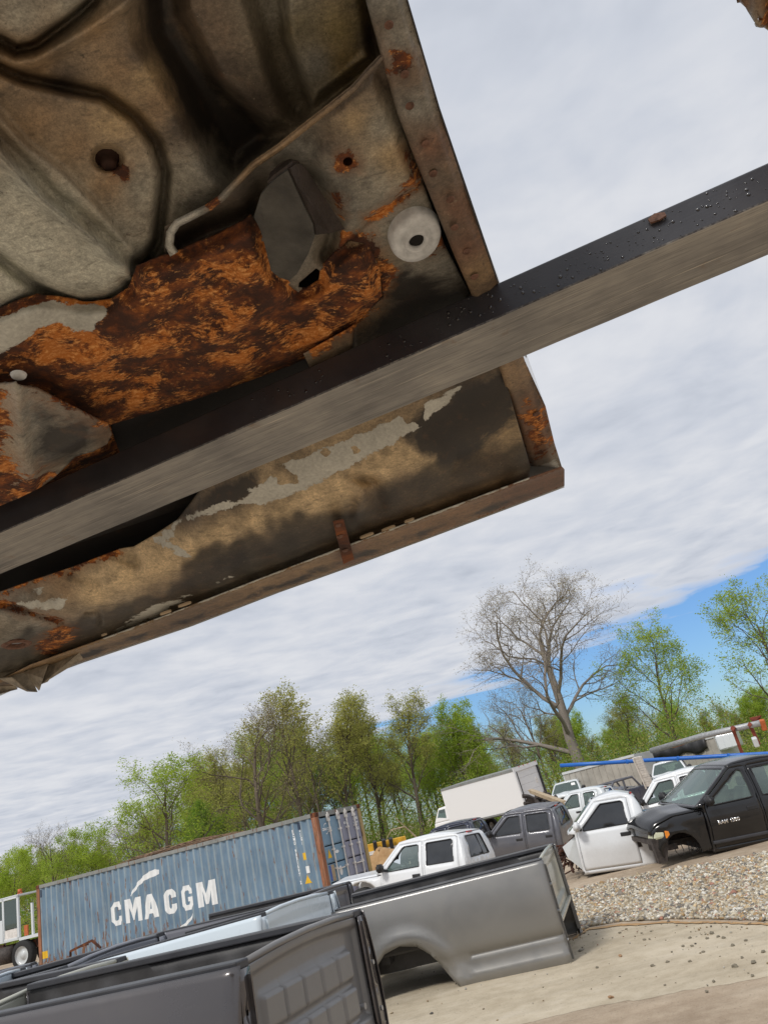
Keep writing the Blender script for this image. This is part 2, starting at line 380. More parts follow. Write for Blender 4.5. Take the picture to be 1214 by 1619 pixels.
def attrmat(name, rough=0.9, mul=1.0, b=0.2):
    m, t, bs = mat_new(name); a = N(t, 'ShaderNodeAttribute', attribute_name='Col')
    n = noise(t, objco(t), 30, 3, 0.6)
    t.links.new(mixc(t, 1.0, a.outputs['Color'], ramp(t, n, [(0.3, 0.7), (0.7, 1.15)]), 'MULTIPLY'), bs.inputs['Base Color'])
    bs.inputs['Roughness'].default_value = rough; return m
M['stones'] = attrmat('washed_stone', 0.75)
OCT = np.array([(1, 0, 0), (0, 1, 0), (-1, 0, 0), (0, -1, 0), (0, 0, 1), (0, 0, -1)], float)
OF = np.array([(0, 1, 4), (1, 2, 4), (2, 3, 4), (3, 0, 4), (1, 0, 5), (2, 1, 5), (3, 2, 5), (0, 3, 5)])
CUBEV = np.array([(x, y, z) for x in (-1, 1) for y in (-1, 1) for z in (-1, 1)], float)*0.62
rng = np.random.default_rng(7)
PAL = np.array([(0.50, 0.44, 0.33), (0.36, 0.29, 0.19), (0.62, 0.57, 0.47), (0.24, 0.21, 0.17), (0.44, 0.29, 0.14), (0.15, 0.14, 0.125), (0.70, 0.67, 0.60), (0.40, 0.20, 0.14), (0.55, 0.42, 0.25)])
PW = np.array([.22, .16, .16, .12, .09, .08, .08, .03, .06]); PW /= PW.sum()
def pebbles(name, pts, size, kind='stuff', pal=PAL, pw=PW, mat='stones', zoff=0.3):
    n = len(pts); s = size[:, None, None]*rng.uniform(.6, 1.35, (n, 1, 3))*np.array([1.1, .9, .65])
    V = OCT[None]*s*rng.uniform(.7, 1.25, (n, 6, 1)); th = rng.uniform(0, 2*np.pi, n); tl = rng.normal(0, .5, n)
    c, sn = np.cos(tl)[:, None], np.sin(tl)[:, None]; y, z = V[..., 1]*c-V[..., 2]*sn, V[..., 1]*sn+V[..., 2]*c; V[..., 1], V[..., 2] = y, z
    c, sn = np.cos(th)[:, None], np.sin(th)[:, None]; x, y = V[..., 0]*c-V[..., 1]*sn, V[..., 0]*sn+V[..., 1]*c; V[..., 0], V[..., 1] = x, y
    V += pts[:, None, :]; V[..., 2] += size[:, None]*zoff
    Fc = OF[None]+(np.arange(n)*6)[:, None, None]
    me = fastmesh(name, V.reshape(-1, 3), Fc.reshape(-1, 3), M[mat])
    col = pal[rng.choice(len(pal), n, p=pw)]*rng.uniform(.75, 1.2, (n, 1)); col = np.repeat(col, 6, 0)
    a = me.color_attributes.new('Col', 'FLOAT_COLOR', 'POINT'); a.data.foreach_set('color', np.concatenate([col, np.ones((len(col), 1))], 1).astype(np.float32).ravel())
    return tag(link(name, me), kind=kind)
G = np.array(grav_poly); lo, hi = G.min(0), G.max(0)
P = rng.uniform(lo, hi, (260000, 2)); P = P[inpoly(P, grav_poly)]
dn = np.array([mnoise.noise(Vector((p[0]*.9, p[1]*.9, 0))) for p in P])
dist = np.hypot(P[:, 0], P[:, 1]); keep = rng.random(len(P)) < np.clip(1.35-(dist-8)/9.0, .35, 1)*np.clip(.85+dn*.9, .25, 1)
P = P[keep][:95000]
pebbles('gravel', np.stack([P[:, 0], P[:, 1], np.array([gz(0, y) for y in P[:, 1]])+.004], 1), rng.gamma(3, .0042, len(P))+.005)
S = rng.uniform((-2.5, 6.3), (5, 16), (9000, 2)); S = S[inpoly(S, slab_poly)]
dl = np.array([min(np.hypot(p[0]-q[0], p[1]-q[1]) for q in sl_) for p in S])
S = S[rng.random(len(S)) < np.exp(-dl/0.45)*.8+.05]
pebbles('grit', np.stack([S[:, 0], S[:, 1], np.array([gz(0, y) for y in S[:, 1]])+.006], 1), rng.gamma(2, .0028, len(S))+.003, pal=PAL*.62)
# loose stones lying on the slab
def stone_mesh(seed):
    bm = bmesh.new(); bmesh.ops.create_icosphere(bm, subdivisions=2, radius=1)
    for v in bm.verts:
        v.co *= 1+mnoise.noise(v.co*1.3+Vector((seed*7, 0, 0)))*.55; v.co.z *= .65
    me = bpy.data.meshes.new('stone'); bm.to_mesh(me); bm.free(); return me
sm = [stone_mesh(i) for i in range(4)]
M['stone_d'] = flat('dark_stone', (0.20, 0.175, 0.13), 0.9, var=.4, scale=3, bmp=.4); M['stone_r'] = flat('ruddy_stone', (0.33, 0.2, 0.11), 0.9, var=.3, scale=3, bmp=.4)
for i, me in enumerate(sm): me.materials.append(M['stone_r'] if i == 3 else M['stone_d'])
stones_px = [(1031, 1526, 5), (1124, 1475, 6), (1117, 1483, 4), (1093, 1495, 4), (1090, 1482, 4), (1143, 1482, 5), (1157, 1494, 5), (1161, 1527, 7), (1190, 1521, 7), (1205, 1504, 5), (1172, 1513, 4), (1111, 1504, 4), (1079, 1495, 4), (1054, 1520, 4),
             (980, 1511, 5), (965, 1576, 6), (943, 1529, 4), (979, 1474, 4), (1018, 1485, 4), (1127, 1550, 4), (1116, 1566, 4), (1188, 1541, 4), (1090, 1519, 4), (1061, 1504, 3), (1134, 1480, 4), (1026, 1484, 3), (1050, 1556, 3), (1178, 1486, 4)]
for i, (px, py, r) in enumerate(stones_px):
    p = at(px, py, -0.03); p = at(px, py, gz(0, p[1])+.015); d = np.linalg.norm(p-CP)
    o = link('stone', sm[3 if i in (14, 15) else i % 3]); rr = r*0.52*d/FPX; o.scale = (rr*1.15, rr*.9, rr); o.location = (p[0], p[1], gz(0, p[1])+.006+rr*.3); o.rotation_euler = (0, 0, i*1.7)
    if i == 15: tag(o, 'reddish stone lying alone near the bottom edge of the pale slab', 'stone', 'ruddy stones on the slab')
    elif i == 14: tag(o, 'orange brown stone on the slab left of the other loose stones', 'stone', 'ruddy stones on the slab')
    else: tag(o, 'small dark stone lying loose on the pale dusty slab before the gravel', 'stone', 'dark stones scattered on the slab')
# ------------------------------------------------------------------ trees
def barkmat(name, c0, c1):
    m, t, b = mat_new(name); co = objco(t, (1, 1, .3)); n = noise(t, co, 40, 5, 0.6); n2 = noise(t, co, 4, 3, .5)
    t.links.new(ramp(t, mathn(t, 'ADD', mathn(t, 'MULTIPLY', n, .6), mathn(t, 'MULTIPLY', n2, .4)), [(0.35, c0), (0.65, c1)]), b.inputs['Base Color']); b.inputs['Roughness'].default_value = .95
    b.inputs['Specular IOR Level'].default_value = .1; return m
def leafmat(name, c0, c1):
    m, t, b = mat_new(name); co = objco(t); n = noise(t, co, 7, 3, .6); n2 = noise(t, co, 160, 1, .5)
    c = ramp(t, mathn(t, 'ADD', mathn(t, 'MULTIPLY', n, .6), mathn(t, 'MULTIPLY', n2, .4)), [(0.38, c0), (0.62, c1)])
    t.nodes.remove(b); d = N(t, 'ShaderNodeBsdfDiffuse'); tr = N(t, 'ShaderNodeBsdfTranslucent'); mx = N(t, 'ShaderNodeMixShader'); mx.inputs[0].default_value = .5
    t.links.new(c, d.inputs[0]); t.links.new(c, tr.inputs[0]); t.links.new(d.outputs[0], mx.inputs[1]); t.links.new(tr.outputs[0], mx.inputs[2]); t.links.new(mx.outputs[0], t.nodes['Material Output'].inputs[0]); return m
BK = barkmat('grey_brown_bark', (0.09, 0.072, 0.055), (0.20, 0.165, 0.13)); BKP = barkmat('pale_bark', (0.20, 0.17, 0.145), (0.36, 0.32, 0.28))
LG = [leafmat('spring_leaf_bright', (0.30, 0.42, 0.045), (0.48, 0.60, 0.10)), leafmat('spring_leaf_olive', (0.34, 0.36, 0.08), (0.52, 0.50, 0.16)), leafmat('spring_leaf_deep', (0.17, 0.29, 0.04), (0.30, 0.44, 0.08)), leafmat('leaf_bud_russet', (0.34, 0.28, 0.15), (0.46, 0.40, 0.24))]
def tree_meshes(seed, trunk=.22, spread=1.0, leafn=6, leafs=.010, wig=.25, counts=(9, 7, 6, 5), angle=(.55, .75), up=.25, trunkr=.022, crownw=1.0):
    r = np.random.default_rng(seed); WV = []; WF = []; LP = []; LNs = []; nb = 0
    ang = np.arange(3)*2*np.pi/3
    L0 = .80
    stack = [(np.zeros(3), np.array([r.normal(0, .03), r.normal(0, .03), 1.]), L0, trunkr, 0)]
    while stack:
        p, dr, ln, rd, lv = stack.pop(); ns = (8, 6, 4, 3, 2)[lv]; pts = [p]; ds = []
        dcur = dr/np.linalg.norm(dr)
        for k in range(ns):
            ds.append(dcur); pts.append(pts[-1]+dcur*ln/ns)
            dcur = dcur+r.normal(0, wig*(.3 if lv == 0 else 1)/math.sqrt(ns)*1.3, 3); dcur[2] += up/ns*(1 if lv else 0); dcur /= np.linalg.norm(dcur)
        ds.append(dcur); pts = np.array(pts); ds = np.array(ds)
        tt = np.linspace(0, 1, ns+1); end = .35 if lv == 0 else .25
        rr = rd*(1-(1-end)*tt); 
        if lv == 0: rr = rr*(1+.9*np.exp(-tt*18))
        nsd = 7 if lv == 0 else (5 if lv == 1 else 3); a_ = np.arange(nsd)*2*np.pi/nsd
        ref = np.array([0, 0, 1.]) if abs(ds[0][2]) < .9 else np.array([1., 0, 0])
        X_ = np.cross(ds, ref); X_ /= np.linalg.norm(X_, axis=1)[:, None]+1e-9; Y_ = np.cross(ds, X_)
        ring = pts[:, None]+(X_[:, None]*np.cos(a_)[None, :, None]+Y_[:, None]*np.sin(a_)[None, :, None])*rr[:, None, None]
        WV.append(ring.reshape(-1, 3)); i = np.arange(ns)[:, None]*nsd; k = np.arange(nsd)[None]; k2 = (k+1) % nsd
        WF.append((np.stack([i+k, i+k2, i+nsd+k2, i+nsd+k], -1)+nb).reshape(-1, 4)); nb += (ns+1)*nsd
        if lv >= 3:
            for q in range(leafn if lv == 4 else leafn//2):
                t = r.uniform(.2, 1.05); LP.append(p+(pts[-1]-p)*t+r.normal(0, .016, 3))
        if lv < 4:
            n = counts[lv]
            for q in range(n):
                lo_ = trunk/L0 if lv == 0 else .2
                t = lo_+(1-lo_)*((q+r.uniform(.2, .9))/n)**(.8 if lv == 0 else 1); j = min(int(t*ns), ns-1); f = t*ns-j; pp = pts[j]*(1-f)+pts[j+1]*f; dd = ds[j]
                az = q*2.399+r.uniform(-.5, .5); a = r.uniform(*angle)*spread*(1.25-.55*t if lv == 0 else 1)
                side = X_[j]*math.cos(az)+Y_[j]*math.sin(az); nd = dd*math.cos(a)+side*math.sin(a)
                l2 = ln*((.62-.30*t)*crownw if lv == 0 else r.uniform(.42, .62)*(1.1-.45*t)); 
                if lv == 0: l2 *= r.uniform(.85, 1.2)
                stack.append((pp, nd, l2, max(rr[j]*r.uniform(.45, .62), .0006), lv+1))
    WV = np.concatenate(WV); WF = np.concatenate(WF); top = WV[:, 2].max(); s = 1/top; WV = WV*s
    LV = LF = None
    if leafn and LP:
        LP = np.array(LP)*s; n = len(LP); nrm = r.normal(0, 1, (n, 3)); nrm[:, 2] = np.abs(nrm[:, 2])+.2; nrm /= np.linalg.norm(nrm, axis=1)[:, None]
        t1 = np.cross(nrm, r.normal(0, 1, (n, 3))); t1 /= np.linalg.norm(t1, axis=1)[:, None]; t2 = np.cross(nrm, t1)
        sz = (leafs*r.uniform(.55, 1.3, n))[:, None]
        LV = np.stack([LP-t1*sz, LP-t2*sz*.6, LP+t1*sz, LP+t2*sz*.6], 1).reshape(-1, 3); LF = np.arange(n*4).reshape(-1, 4)
    return WV, WF, LV, LF
TM = {}
def tree_kind(key, bark, leaf, **kw):
    WV, WF, LV, LF = tree_meshes(**kw)
    TM[key] = (fastmesh('tree_wood', WV, WF, bark, True), fastmesh('tree_leaves', LV, LF, leaf) if LV is not None else None)
tree_kind('big', BKP, LG[3], seed=11, trunk=.18, leafn=3, leafs=.0024, wig=.45, counts=(10, 9, 8, 6), spread=1.2, up=.28, trunkr=.028, crownw=1.3)
tree_kind('bare', BK, LG[3], seed=5, trunk=.12, leafn=2, leafs=.0032, wig=.36, counts=(10, 8, 6, 5), spread=1.0, up=.35, trunkr=.016, crownw=1.15)
tree_kind('airy', BK, LG[0], seed=21, trunk=.16, leafn=5, leafs=.0052, wig=.32, counts=(11, 7, 6, 5), up=.35, crownw=1.1, trunkr=.014)
tree_kind('slim', BK, LG[1], seed=31, trunk=.22, leafn=4, leafs=.0050, wig=.25, counts=(15, 7, 5, 4), spread=.75, up=.5, trunkr=.012, crownw=.62)
tree_kind('leafy', BK, LG[0], seed=41, trunk=.10, leafn=9, leafs=.0062, wig=.3, counts=(14, 8, 5, 4), up=.25, crownw=.95, trunkr=.014)
tree_kind('leafy2', BK, LG[0], seed=47, trunk=.08, leafn=9, leafs=.0060, wig=.35, counts=(12, 7, 6, 4), up=.3, crownw=1.1, trunkr=.012)
tree_kind('deep', BK, LG[2], seed=53, trunk=.10, leafn=10, leafs=.0065, wig=.3, counts=(12, 7, 5, 4), up=.25, crownw=1.0, trunkr=.013)
tree_kind('olive', BK, LG[1], seed=61, trunk=.15, leafn=4, leafs=.0055, wig=.3, counts=(12, 7, 5, 5), up=.35, crownw=.9, trunkr=.013)
def horizon(px): return 1463.0-0.2512*px
def tree(kind, px, toppy, D, label, group=None, rz=0, wide=1.0, name=None, toppx=None):
    py = horizon(px)+ (CAMH+.15)/D*FPX*.93
    v = ray(px, py); base = CP+v*(D/np.linalg.norm(v[:2])); base[2] = -.15
    tv = ray(toppx if toppx is not None else px, toppy); dist_ = D
    ztop = CAMH+tv[2]/np.linalg.norm(tv[:2])*dist_; h = ztop+.15
    nm = name or {'big': 'bare_tree', 'bare': 'bare_tree'}.get(kind, 'leafing_tree')
    root = empty(nm, label, 'tree', group); root.location = base; root.rotation_euler = (0, 0, rz)
    w, l = TM[kind]; s = (h*wide, h*wide, h)
    o = link('trunk', w, root); o.scale = s
    if l is not None: c = link('crown', l, root); c.scale = s
    if toppx is not None:
        tb = CP+tv*(D/np.linalg.norm(tv[:2])); lean = Vector(tb-base).normalized()
        root.rotation_mode = 'QUATERNION'; root.rotation_quaternion = Vector((0, 0, 1)).rotation_difference(lean) @ Matrix.Rotation(rz, 3, 'Z').to_quaternion()
    return root
front = [
 ('big', 935, 893, 62, 'tallest bare tree with a pale forked trunk and wide open crown behind the blue pipe', 0.9, 1.18, 800),
 ('airy', 1082, 962, 66, 'sparsely leafed tree against blue sky right of the tallest bare tree', 0.4, 1.1, 1035),
 ('airy', 1262, 905, 60, 'thin sparsely leafed tree cut by the right edge of the photo against blue sky', 2.0, 1.2, 1175),
 ('leafy', 742, 1098, 64, 'bright green tree left of the tallest bare tree, above the box truck', 1.2, 1.0, 722),
 ('slim', 668, 1086, 60, 'slender olive tree above the white crew cab, left of the bright green tree', 2.2, 1.3, 632),
 ('slim', 606, 1088, 62, 'slender straight tree right of the blue container top corner', 4.0, 1.25, 576),
 ('slim', 556, 1098, 58, 'slender tree rising just behind the container door end', .7, 1.25, 524),
 ('olive', 478, 1068, 56, 'tall yellow green tree towering behind the door end of the container', 1.9, 1.15, 452),
 ('bare', 425, 1100, 52, 'dark limbed bare tree leaning left behind the middle right of the container', 3.1, 1.25, 372),
 ('airy', 262, 1185, 50, 'broad round pale green tree behind the middle of the container', 5.0, 1.45, 232),
 ('leafy2', 168, 1300, 52, 'low bright green tree behind the left half of the container', .2, 1.1, 155),
 ('bare', 92, 1296, 54, 'small twiggy bare tree above the left end of the container', 1.1, 1.0, 78),
 ('leafy2', 8, 1345, 50, 'green tree at the far left above the white terminal tractor', 2.4, 1.1, 2),
 ('bare', 880, 1062, 74, 'thin bare tree tangled behind the left limbs of the tallest tree', 4.2, .9, 805),
 ('olive', 1002, 1082, 72, 'bushy yellow green tree between the tallest bare tree and its right neighbour', 3.6, 1.0, 985),
 ('leafy', 1200, 1078, 68, 'bright green bushy tree at the right edge below the blue sky', 5.5, 1.2, 1190),
 ('airy', 700, 1150, 66, 'pale green tree in the gap left of the bright green tree', 2.7, 1.0, None),
 ('olive', 398, 1180, 60, 'yellow green tree low behind the dark limbed bare tree', 0.5, 1.0, None),
 ('bare', 520, 1120, 66, 'bare tree showing its twigs between the tall yellow green tree and the slender ones', 0.3, .8, None),
 ('deep', 330, 1262, 62, 'deeper green tree right of the broad pale green tree', 1.5, 1.1, None),
]
for k, px, ty, D, lab, rz, wd, tx in front: tree(k, px, ty, D, lab, rz=rz, wide=wd, toppx=tx)
rr_ = random.Random(4)
for i in range(96):
    px = -60+i*14.5+rr_.uniform(-14, 14); D = rr_.uniform(66, 96)
    tops = np.interp(px, [-60, 100, 200, 300, 400, 520, 700, 800, 900, 1000, 1100, 1214, 1400], [1375, 1340, 1300, 1225, 1160, 1140, 1140, 1140, 1118, 1100, 1105, 1085, 1030])
    tree(rr_.choice(['leafy', 'leafy2', 'airy', 'olive', 'slim', 'airy', 'slim', 'slim', 'bare', 'slim', 'olive', 'bare']), px, tops+rr_.uniform(-14, 45), D, 'tree of the dense green wood that closes off the back of the yard', 'trees of the wood behind the yard', rr_.uniform(0, 6.28), rr_.uniform(.9, 1.25), name='woodland_tree')
# undergrowth at the foot of the wood
n = 300000; px = rng.uniform(-120, 1400, n); D = rng.uniform(56, 92, n); az = np.arctan2(*(np.array([ray(p, horizon(p))[:2] for p in np.linspace(-120, 1400, 200)]).T)); az = np.interp(px, np.linspace(-120, 1400, 200), az)
bx, by = np.sin(az)*D, np.cos(az)*D
hn = np.array([mnoise.noise(Vector((x*.16, y*.16, 0))) for x, y in zip(bx, by)]); cl = np.array([mnoise.noise(Vector((x*.5, y*.5, 3))) for x, y in zip(bx, by)])
hz = rng.random(n)**1.3*(2.2+4.5*(hn+.35)); ok = (cl+hn*.5 > -.25)|(hz < 1.0); bx, by, hz = bx[ok], by[ok], hz[ok]; n = len(bx)
LPt = np.stack([bx, by, hz-.15], 1); nrm = rng.normal(0, 1, (n, 3)); t1 = np.cross(nrm, rng.normal(0, 1, (n, 3))); t1 /= np.linalg.norm(t1, axis=1)[:, None]; t2 = np.cross(nrm/np.linalg.norm(nrm, axis=1)[:, None], t1); sz = rng.uniform(.035, .09, (n, 1))
for nm, lf, sel in (('undergrowth', LG[1], slice(0, n//2)), ('undergrowth', LG[2], slice(n//2, n))):
    a = LPt[sel]; u1 = t1[sel]*sz[sel]; u2 = t2[sel]*sz[sel]*.7
    tag(link(nm, fastmesh(nm, np.stack([a-u1, a-u2, a+u1, a+u2], 1).reshape(-1, 3), np.arange(len(a)*4).reshape(-1, 4), lf)), kind='stuff')
g = MB(); 
for i in range(60):
    a0, a1 = np.interp([i/60*1520-120, (i+1)/60*1520-120], np.linspace(-120, 1400, 2), [az.min(), az.max()])
    g.poly([(math.sin(a0)*50, math.cos(a0)*50, -.146), (math.sin(a1)*50, math.cos(a1)*50, -.146), (math.sin(a1)*130, math.cos(a1)*130, -.146), (math.sin(a0)*130, math.cos(a0)*130, -.146)])
tag(g.build('grass_verge', M['grass']), kind='structure')
# ------------------------------------------------------------------ shipping container
def steelpaint(name, col, rusty=0.5, sc=1.0):
    """old container paint: faded, chalky, with rust breaking through and running down"""
    m, t, b = mat_new(name); co = objco(t)
    n1 = noise(t, co, 1.1*sc, 5, .6); n2 = noise(t, mapping(t, co, (6, 6, 1.1)), 2*sc, 6, .65, .3); n3 = noise(t, mapping(t, co, (14, 14, 1.5)), 1.2*sc, 5, .7)
    c = mixc(t, ramp(t, n1, [(.35, 0), (.65, 1)]), tuple(x*.88 for x in col), tuple(min(1, x*1.1+.02) for x in col))
    c = mixc(t, ramp(t, n3, [(.5, 0), (.72, .5)]), c, (.33, .35, .33))
    s = t.nodes.new('ShaderNodeSeparateXYZ'); t.links.new(co, s.inputs[0])
    low = ramp(t, s.outputs[2], [(0.0, .15), (.35, .105), (.62, .03), (.8, 0)])
    f = mathn(t, 'ADD', n2, low)
    f = mathn(t, 'ADD', f, (rusty-.5)*.2)
    msk = ramp(t, f, [(.66, 0), (.72, 1)])
    rc = ramp(t, n3, [(.3, (.08, .04, .03)), (.55, (.19, .09, .045)), (.75, (.30, .16, .08))])
    t.links.new(mixc(t, msk, c, rc), b.inputs['Base Color']); b.inputs['Roughness'].default_value = .6
    bump(t, b, noise(t, co, 3, 3, .5), .15, .02); return m
M['cont'] = steelpaint('faded_blue_container_paint', (0.125, 0.205, 0.29), .75); M['contf'] = steelpaint('faded_lit_ridge_blue_paint', (0.21, 0.28, 0.33), .85); M['contd'] = steelpaint('blue_door_paint', (0.19, 0.32, 0.44), .3)  # ridge faces faded, and painted paler to replace weak shading of the folds
M['contg'] = steelpaint('purple_grey_door_paint', (0.26, 0.27, 0.36), .3)
M['contrust'] = steelpaint('rusted_post_paint', (0.30, 0.11, 0.045), 1.2); M['contrail'] = steelpaint('grey_rusted_rail', (0.22, 0.23, 0.22), .9)
M['conty'] = steelpaint('ochre_rusted_post', (0.42, 0.30, 0.11), .95)
M['galv'] = flat('galvanised_rod', (0.72, 0.69, 0.65), .5, .1, var=.2)
CM = pose(-3.948, 22.311, -0.130, -25.26, .42, .27, .980)
cont = empty('shipping_container', 'long blue corrugated shipping container lettered CMA CGM with rust patches and rods on its doors', 'shipping container', M=CM)
CL, CW, CH = 12.19, 2.44, 2.59
per, dep = .278, .042
def corr_x():
    xs_ = []; x = -CL+.17
    while x < -.19:
        for dx, y in ((0, 0), (.072, 0), (.14, 1), (.212, 1)):
            if x+dx < -.17: xs_.append((x+dx, y*dep))
        x += per
    xs_.append((-.165, 0)); return xs_
cxs = corr_x(); CXX = np.array([c[0] for c in cxs]); CXY = np.array([c[1] for c in cxs])
def corr_y(x): return .02+np.interp(x, CXX, CXY)
V = []; Fq = []
for i, (x, y) in enumerate(cxs):
    for z in (.16, .9, 1.7, CH-.12): V.append((x, .02+y, z))
for i in range(len(cxs)-1):
    for k in range(3): a = i*4+k; Fq.append((a, a+4, a+5, a+1))
cs_ = fastmesh('corrugated_side', V, Fq, M['cont']); cs_.materials.append(M['contf'])
for i in range(len(cxs)-1):
    if cxs[i][1] == 0 and cxs[i+1][1] == 0:
        for k in range(3): cs_.polygons[i*3+k].material_index = 1
link('corrugated_side', cs_, cont)
back = MB(); back.box(-CL+.1, -.1, CW-.05, CW-.01, .1, CH-.05); back.build('far_side', M['cont'], cont)
MB().box(-CL+.02, -CL+.06, .1, CW-.1, .1, CH-.05).build('end_wall', M['cont'], cont)
MB().box(-CL+.1, -.1, .04, CW-.05, CH-.07, CH-.03).build('roof', M['contrail'], cont)
MB().box(-CL+.1, -.1, .04, CW-.05, .12, .16).build('floor', M['rustdk'], cont)
for y0, y1 in ((0, .07), (CW-.07, CW)): MB().box(-CL+.16, -.16, y0, y1, CH-.12, CH-.01).build('top_rail', M['contrail'], cont, bevel=.008)
MB().box(-CL+.16, -.16, 0, .06, .02, .16).build('bottom_rail', M['contrail'], cont, bevel=.008)
for x0, x1, y0, y1, mm in ((-.17, 0, 0, .16, 'contrust'), (-CL, -CL+.16, 0, .16, 'contrust'), (-.17, 0, CW-.16, CW, 'conty'), (-CL, -CL+.16, CW-.16, CW, 'contrust')):
    p = MB().box(x0, x1, y0, y1, .12, CH-.12).build('corner_post', M[mm], cont, bevel=.012)
    if mm == 'conty': p['label'] = 'corner post flaking from ochre to brown rust'
    for z0 in (0, CH-.12):
        MB().box(x0-.006, x1+.006, y0-.006, y1+.006, z0, z0+.12).build('corner_casting', M['rust'], p, bevel=.01)
MB().box(-.16, -.02, .16, CW-.16, CH-.14, CH-.01).build('door_header', M['contrail'], cont)
MB().box(-.16, -.02, .16, CW-.16, .02, .15).build('door_sill', M['contrail'], cont)
for leaf, (y0, y1, mm) in enumerate(((.17, 1.215, 'contd'), (1.235, CW-.17, 'contg'))):
    d = MB(); zs = [.17, .70, 1.19, 1.66, CH-.16]
    for k in range(4):
        z0, z1 = zs[k], zs[k+1]; d.box(-.075, -.04, y0, y1, z0+.03, z1-.03)
        d.hexa([(-.075, y0, z0-.001), (-.06, y0, z0-.001), (-.06, y1, z0-.001), (-.075, y1, z0-.001), (-.075, y0, z0+.031), (-.04, y0, z0+.031), (-.04, y1, z0+.031), (-.075, y1, z0+.031)])
    for y in (y0, y1-.07): d.box(-.085, -.035, y, y+.07, .17, CH-.16)
    dl_ = d.build('door_leaf', M[mm], cont)
    if leaf: dl_['label'] = 'far door leaf, bleached purple grey over blue'
    for yr in ((y0+.42, y1-.10) if leaf == 0 else (y0+.30, y1-.30)):
        r_ = MB(); r_.tube([(.012, yr, .08), (.012, yr, CH-.05)], .024, 8)
        for z in (.10, .55, 1.0, 1.5, 2.0, CH-.22): r_.box(-.035, .035, yr-.05, yr+.05, z, z+.05)
        r_.box(-.03, .035, yr-.055, yr+.055, CH-.30, CH-.10)
        r_.build('lock_rod', M['galv'], cont)
    MB().box(-.03, .03, (y0+y1)/2-.1, (y0+y1)/2+.3, .98, 1.01).build('rod_handle', M['galv'], cont)
MB().box(-.05, -.03, 1.212, 1.238, .17, CH-.16).build('door_gasket', M['plastic'], cont)
def text_mesh(txt, size, bold=.0, xs=1.0, space=1.0):
    cu = bpy.data.curves.new('lettering', 'FONT'); cu.body = txt; cu.size = size; cu.offset = bold; cu.space_character = space; cu.resolution_u = 3
    o = bpy.data.objects.new('lettering', cu); COL.objects.link(o); bpy.context.view_layer.update()
    me = bpy.data.meshes.new_from_object(o.evaluated_get(bpy.context.evaluated_depsgraph_get())); bpy.data.objects.remove(o); bpy.data.curves.remove(cu)
    for v in me.vertices: v.co.x *= xs
    me.materials.clear(); return me
def on_side(me, xform, name, mat, parent, lift=.004):
    """lay flat artwork (x, z) onto the corrugated side, cut along its folds"""
    bm = bmesh.new(); bm.from_mesh(me)
    for v in bm.verts: a, b = xform(v.co.x, v.co.y); v.co = Vector((a, 0, b))
    lo_, hi_ = min(v.co.x for v in bm.verts), max(v.co.x for v in bm.verts)
    for x in CXX[(CXX > lo_) & (CXX < hi_)]:
        bmesh.ops.bisect_plane(bm, geom=bm.verts[:]+bm.edges[:]+bm.faces[:], plane_co=(float(x), 0, 0), plane_no=(1, 0, 0), dist=1e-5)
    for v in bm.verts: v.co.y = float(corr_y(v.co.x))-lift
    bm.to_mesh(me); bm.free(); me.materials.append(mat); return link(name, me, parent)
def shape_mesh(polys):
    me = bpy.data.meshes.new('artwork'); vs = []; fs = []
    for P_ in polys: fs.append(tuple(range(len(vs), len(vs)+len(P_)))); vs += [(p[0], p[1], 0) for p in P_]
    me.from_pydata(vs, [], fs); return me
# block letters, each drawn in a 1 x 1 cell
def glyph(ch):
    if ch in 'CG':
        o = [(.28, 1), (.78, 1), (1, .82), (1, .64), (.66, .64), (.66, .74), (.60, .79), (.44, .79), (.36, .72), (.36, .28), (.44, .21), (.60, .21), (.66, .28)]
        if ch == 'C': o += [(.66, .38), (1, .38), (1, .18), (.78, 0), (.28, 0), (0, .2), (0, .8)]
        else: o += [(.66, .34), (.54, .34), (.54, .52), (1, .52), (1, .18), (.78, 0), (.28, 0), (0, .2), (0, .8)]
        return [o]
    if ch == 'M': return [[(0, 0), (0, 1), (.34, 1), (.5, .50), (.66, 1), (1, 1), (1, 0), (.72, 0), (.72, .62), (.56, .08), (.44, .08), (.28, .62), (.28, 0)]]
    if ch == 'A': return [[(0, 0), (.33, 1), (.67, 1), (1, 0), (.70, 0), (.645, .19), (.355, .19), (.30, 0)], None]
def tri_poly(o, hole=None):
    L = [Vector(p) for p in o]; vs = list(L); n = len(L); es = [(i, (i+1) % n) for i in range(n)]
    if hole: b = len(vs); vs += [Vector(p) for p in hole]; es += [(b+i, b+(i+1) % len(hole)) for i in range(len(hole))]
    r = delaunay_2d_cdt(vs, es, [], 0, 1e-7); Vn = np.array([tuple(v) for v in r[0]]); T = [f for f in r[2] if inpoly(Vn[list(f)].mean(0)[None], o)[0] and not (hole and inpoly(Vn[list(f)].mean(0)[None], hole)[0])]
    return Vn, T
let = [('C', -8.59, .49), ('M', -7.97, .77), ('A', -7.14, .68), ('C', -6.20, .49), ('G', -5.48, .48), ('M', -4.83, .77)]
for ch, x0, w in let:
    g = glyph(ch); hole = [(.415, .38), (.585, .38), (.5, .70)] if ch == 'A' else None
    Vn, T = tri_poly(g[0], hole); me = bpy.data.meshes.new('letter'); me.from_pydata([(p[0], p[1], 0) for p in Vn], [], [tuple(t) for t in T])
    on_side(me, lambda a, b, x0=x0, w=w: (x0+a*w, .80+b*.69), 'letter', M['print'], cont)
